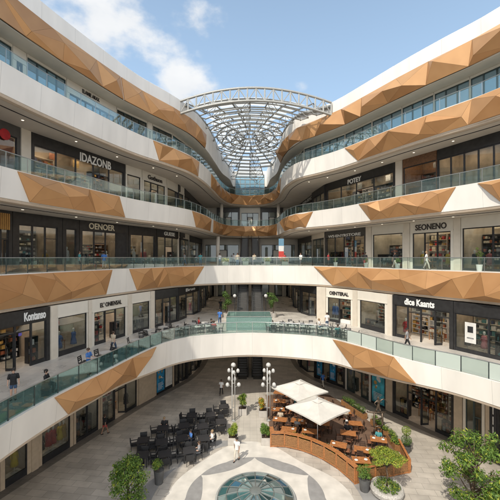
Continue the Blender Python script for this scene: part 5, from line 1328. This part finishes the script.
# ------------------------------------------------------------------ sky, sun, camera
SUN_DIR = Vector((-.53, -.848, math.tan(R(49.5)))).normalized()
el = math.asin(SUN_DIR.z); az = math.atan2(SUN_DIR.x, SUN_DIR.y)
w = bpy.data.worlds.new('World'); sc.world = w; w.use_nodes = True; nt = w.node_tree; N = nt.nodes; L = nt.links
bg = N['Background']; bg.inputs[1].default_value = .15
sky = N.new('ShaderNodeTexSky'); sky.sky_type = 'NISHITA'; sky.sun_disc = False; sky.sun_elevation = el; sky.sun_rotation = az; sky.air_density = 1.0; sky.dust_density = 2.2; sky.ozone_density = 1.5
tc = N.new('ShaderNodeTexCoord'); mp = N.new('ShaderNodeMapping'); mp.inputs['Scale'].default_value = (1,1,1.7); L.new(tc.outputs['Generated'], mp.inputs[0])
n1 = N.new('ShaderNodeTexNoise'); n1.inputs['Scale'].default_value = 6.2; n1.inputs['Detail'].default_value = 9; n1.inputs['Roughness'].default_value = .56; L.new(mp.outputs[0], n1.inputs['Vector'])
def dirv(px, py): return Vector(((px-250)/F, 1, (257-py)/F)).normalized()
acc = None
for px, py, r0, st in ((148,40,.22,.34),(180,80,.17,.36),(100,15,.22,.27),(195,15,.13,.22),(301,86,.045,.27),(50,0,.18,.28),(225,62,.1,.14)):
    d = dirv(px, py); vm = N.new('ShaderNodeVectorMath'); vm.operation = 'DISTANCE'; vm.inputs[1].default_value = d; L.new(tc.outputs['Generated'], vm.inputs[0])
    mr = N.new('ShaderNodeMapRange'); mr.interpolation_type = 'SMOOTHSTEP'; mr.inputs[1].default_value = 0; mr.inputs[2].default_value = r0; mr.inputs[3].default_value = st; mr.inputs[4].default_value = 0; L.new(vm.outputs['Value'], mr.inputs[0])
    if acc is None: acc = mr.outputs[0]
    else:
        ad = N.new('ShaderNodeMath'); ad.operation = 'MAXIMUM'; L.new(acc, ad.inputs[0]); L.new(mr.outputs[0], ad.inputs[1]); acc = ad.outputs[0]
# added fill light: an unseen bank of bright cloud put behind the camera
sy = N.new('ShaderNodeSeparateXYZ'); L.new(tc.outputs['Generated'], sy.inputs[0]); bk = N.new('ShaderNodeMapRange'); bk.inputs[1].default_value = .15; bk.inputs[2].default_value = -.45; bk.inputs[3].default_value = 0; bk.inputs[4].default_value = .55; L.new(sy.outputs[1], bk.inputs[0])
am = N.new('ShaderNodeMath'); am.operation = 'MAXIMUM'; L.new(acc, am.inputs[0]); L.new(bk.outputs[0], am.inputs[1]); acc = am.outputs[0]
ad = N.new('ShaderNodeMath'); ad.operation = 'ADD'; L.new(acc, ad.inputs[0]); L.new(n1.outputs[0], ad.inputs[1])
cr = N.new('ShaderNodeMapRange'); cr.interpolation_type = 'SMOOTHSTEP'; cr.inputs[1].default_value = .66; cr.inputs[2].default_value = .90; cr.inputs[3].default_value = 0; cr.inputs[4].default_value = .93; L.new(ad.outputs[0], cr.inputs[0])
n2 = N.new('ShaderNodeTexNoise'); n2.inputs['Scale'].default_value = 9; n2.inputs['Detail'].default_value = 6; L.new(mp.outputs[0], n2.inputs['Vector'])
cm = N.new('ShaderNodeMix'); cm.data_type = 'RGBA'; cm.inputs[6].default_value = (5.2,5.4,5.7,1); cm.inputs[7].default_value = (7.2,7.15,7.0,1); L.new(n2.outputs[0], cm.inputs[0])
mx = N.new('ShaderNodeMix'); mx.data_type = 'RGBA'; L.new(cr.outputs[0], mx.inputs[0]); L.new(cm.outputs[2], mx.inputs[7]); vl = N.new('ShaderNodeMix'); vl.data_type = 'RGBA'; vl.inputs[7].default_value = (3.9,5.6,7.6,1); sp = N.new('ShaderNodeSeparateXYZ'); L.new(tc.outputs['Generated'], sp.inputs[0]); vm = N.new('ShaderNodeMapRange'); vm.inputs[1].default_value = .1; vm.inputs[2].default_value = .75; vm.inputs[3].default_value = 1.0; vm.inputs[4].default_value = .30; L.new(sp.outputs[2], vm.inputs[0]); L.new(vm.outputs[0], vl.inputs[0]); L.new(sky.outputs[0], vl.inputs[6]); L.new(vl.outputs[2], mx.inputs[6]); gn = N.new('ShaderNodeMapRange'); gn.interpolation_type = 'SMOOTHSTEP'; gn.inputs[1].default_value = -.05; gn.inputs[2].default_value = -.55; gn.inputs[3].default_value = 1; gn.inputs[4].default_value = 1.9; L.new(sy.outputs[1], gn.inputs[0]); gv = N.new('ShaderNodeVectorMath'); gv.operation = 'SCALE'; L.new(mx.outputs[2], gv.inputs[0]); L.new(gn.outputs[0], gv.inputs['Scale']); L.new(gv.outputs[0], bg.inputs[0])  # pale veil mixed in; rear gain brightens the unseen sky as added fill
ld = bpy.data.lights.new('sun', 'SUN'); ld.energy = 3.9; ld.angle = R(.5); ld.color = (1,.92,.79)
lo = bpy.data.objects.new('sun', ld); col.objects.link(lo); lo.rotation_euler = (-SUN_DIR).to_track_quat('-Z', 'Y').to_euler(); lo.location = (0,0,80)
cd = bpy.data.cameras.new('camera'); cam = bpy.data.objects.new('camera', cd); col.objects.link(cam)
cd.sensor_width = 36; cd.lens = 36*F/500; cd.shift_y = 7/500; cd.clip_start = .1; cd.clip_end = 3000
cam.location = (0, 0, CAMZ); cam.rotation_euler = (R(90), 0, 0); sc.camera = cam
sc.view_settings.view_transform = 'Standard'; sc.view_settings.look = 'None'; sc.view_settings.exposure = 0; sc.view_settings.gamma = 1
sc.cycles.max_bounces = 6; sc.cycles.diffuse_bounces = 4; sc.cycles.glossy_bounces = 2; sc.cycles.transparent_max_bounces = 12; sc.cycles.use_adaptive_sampling = True; sc.cycles.adaptive_threshold = .03; sc.cycles.use_denoising = True
sc.cycles.caustics_reflective = False; sc.cycles.caustics_refractive = False
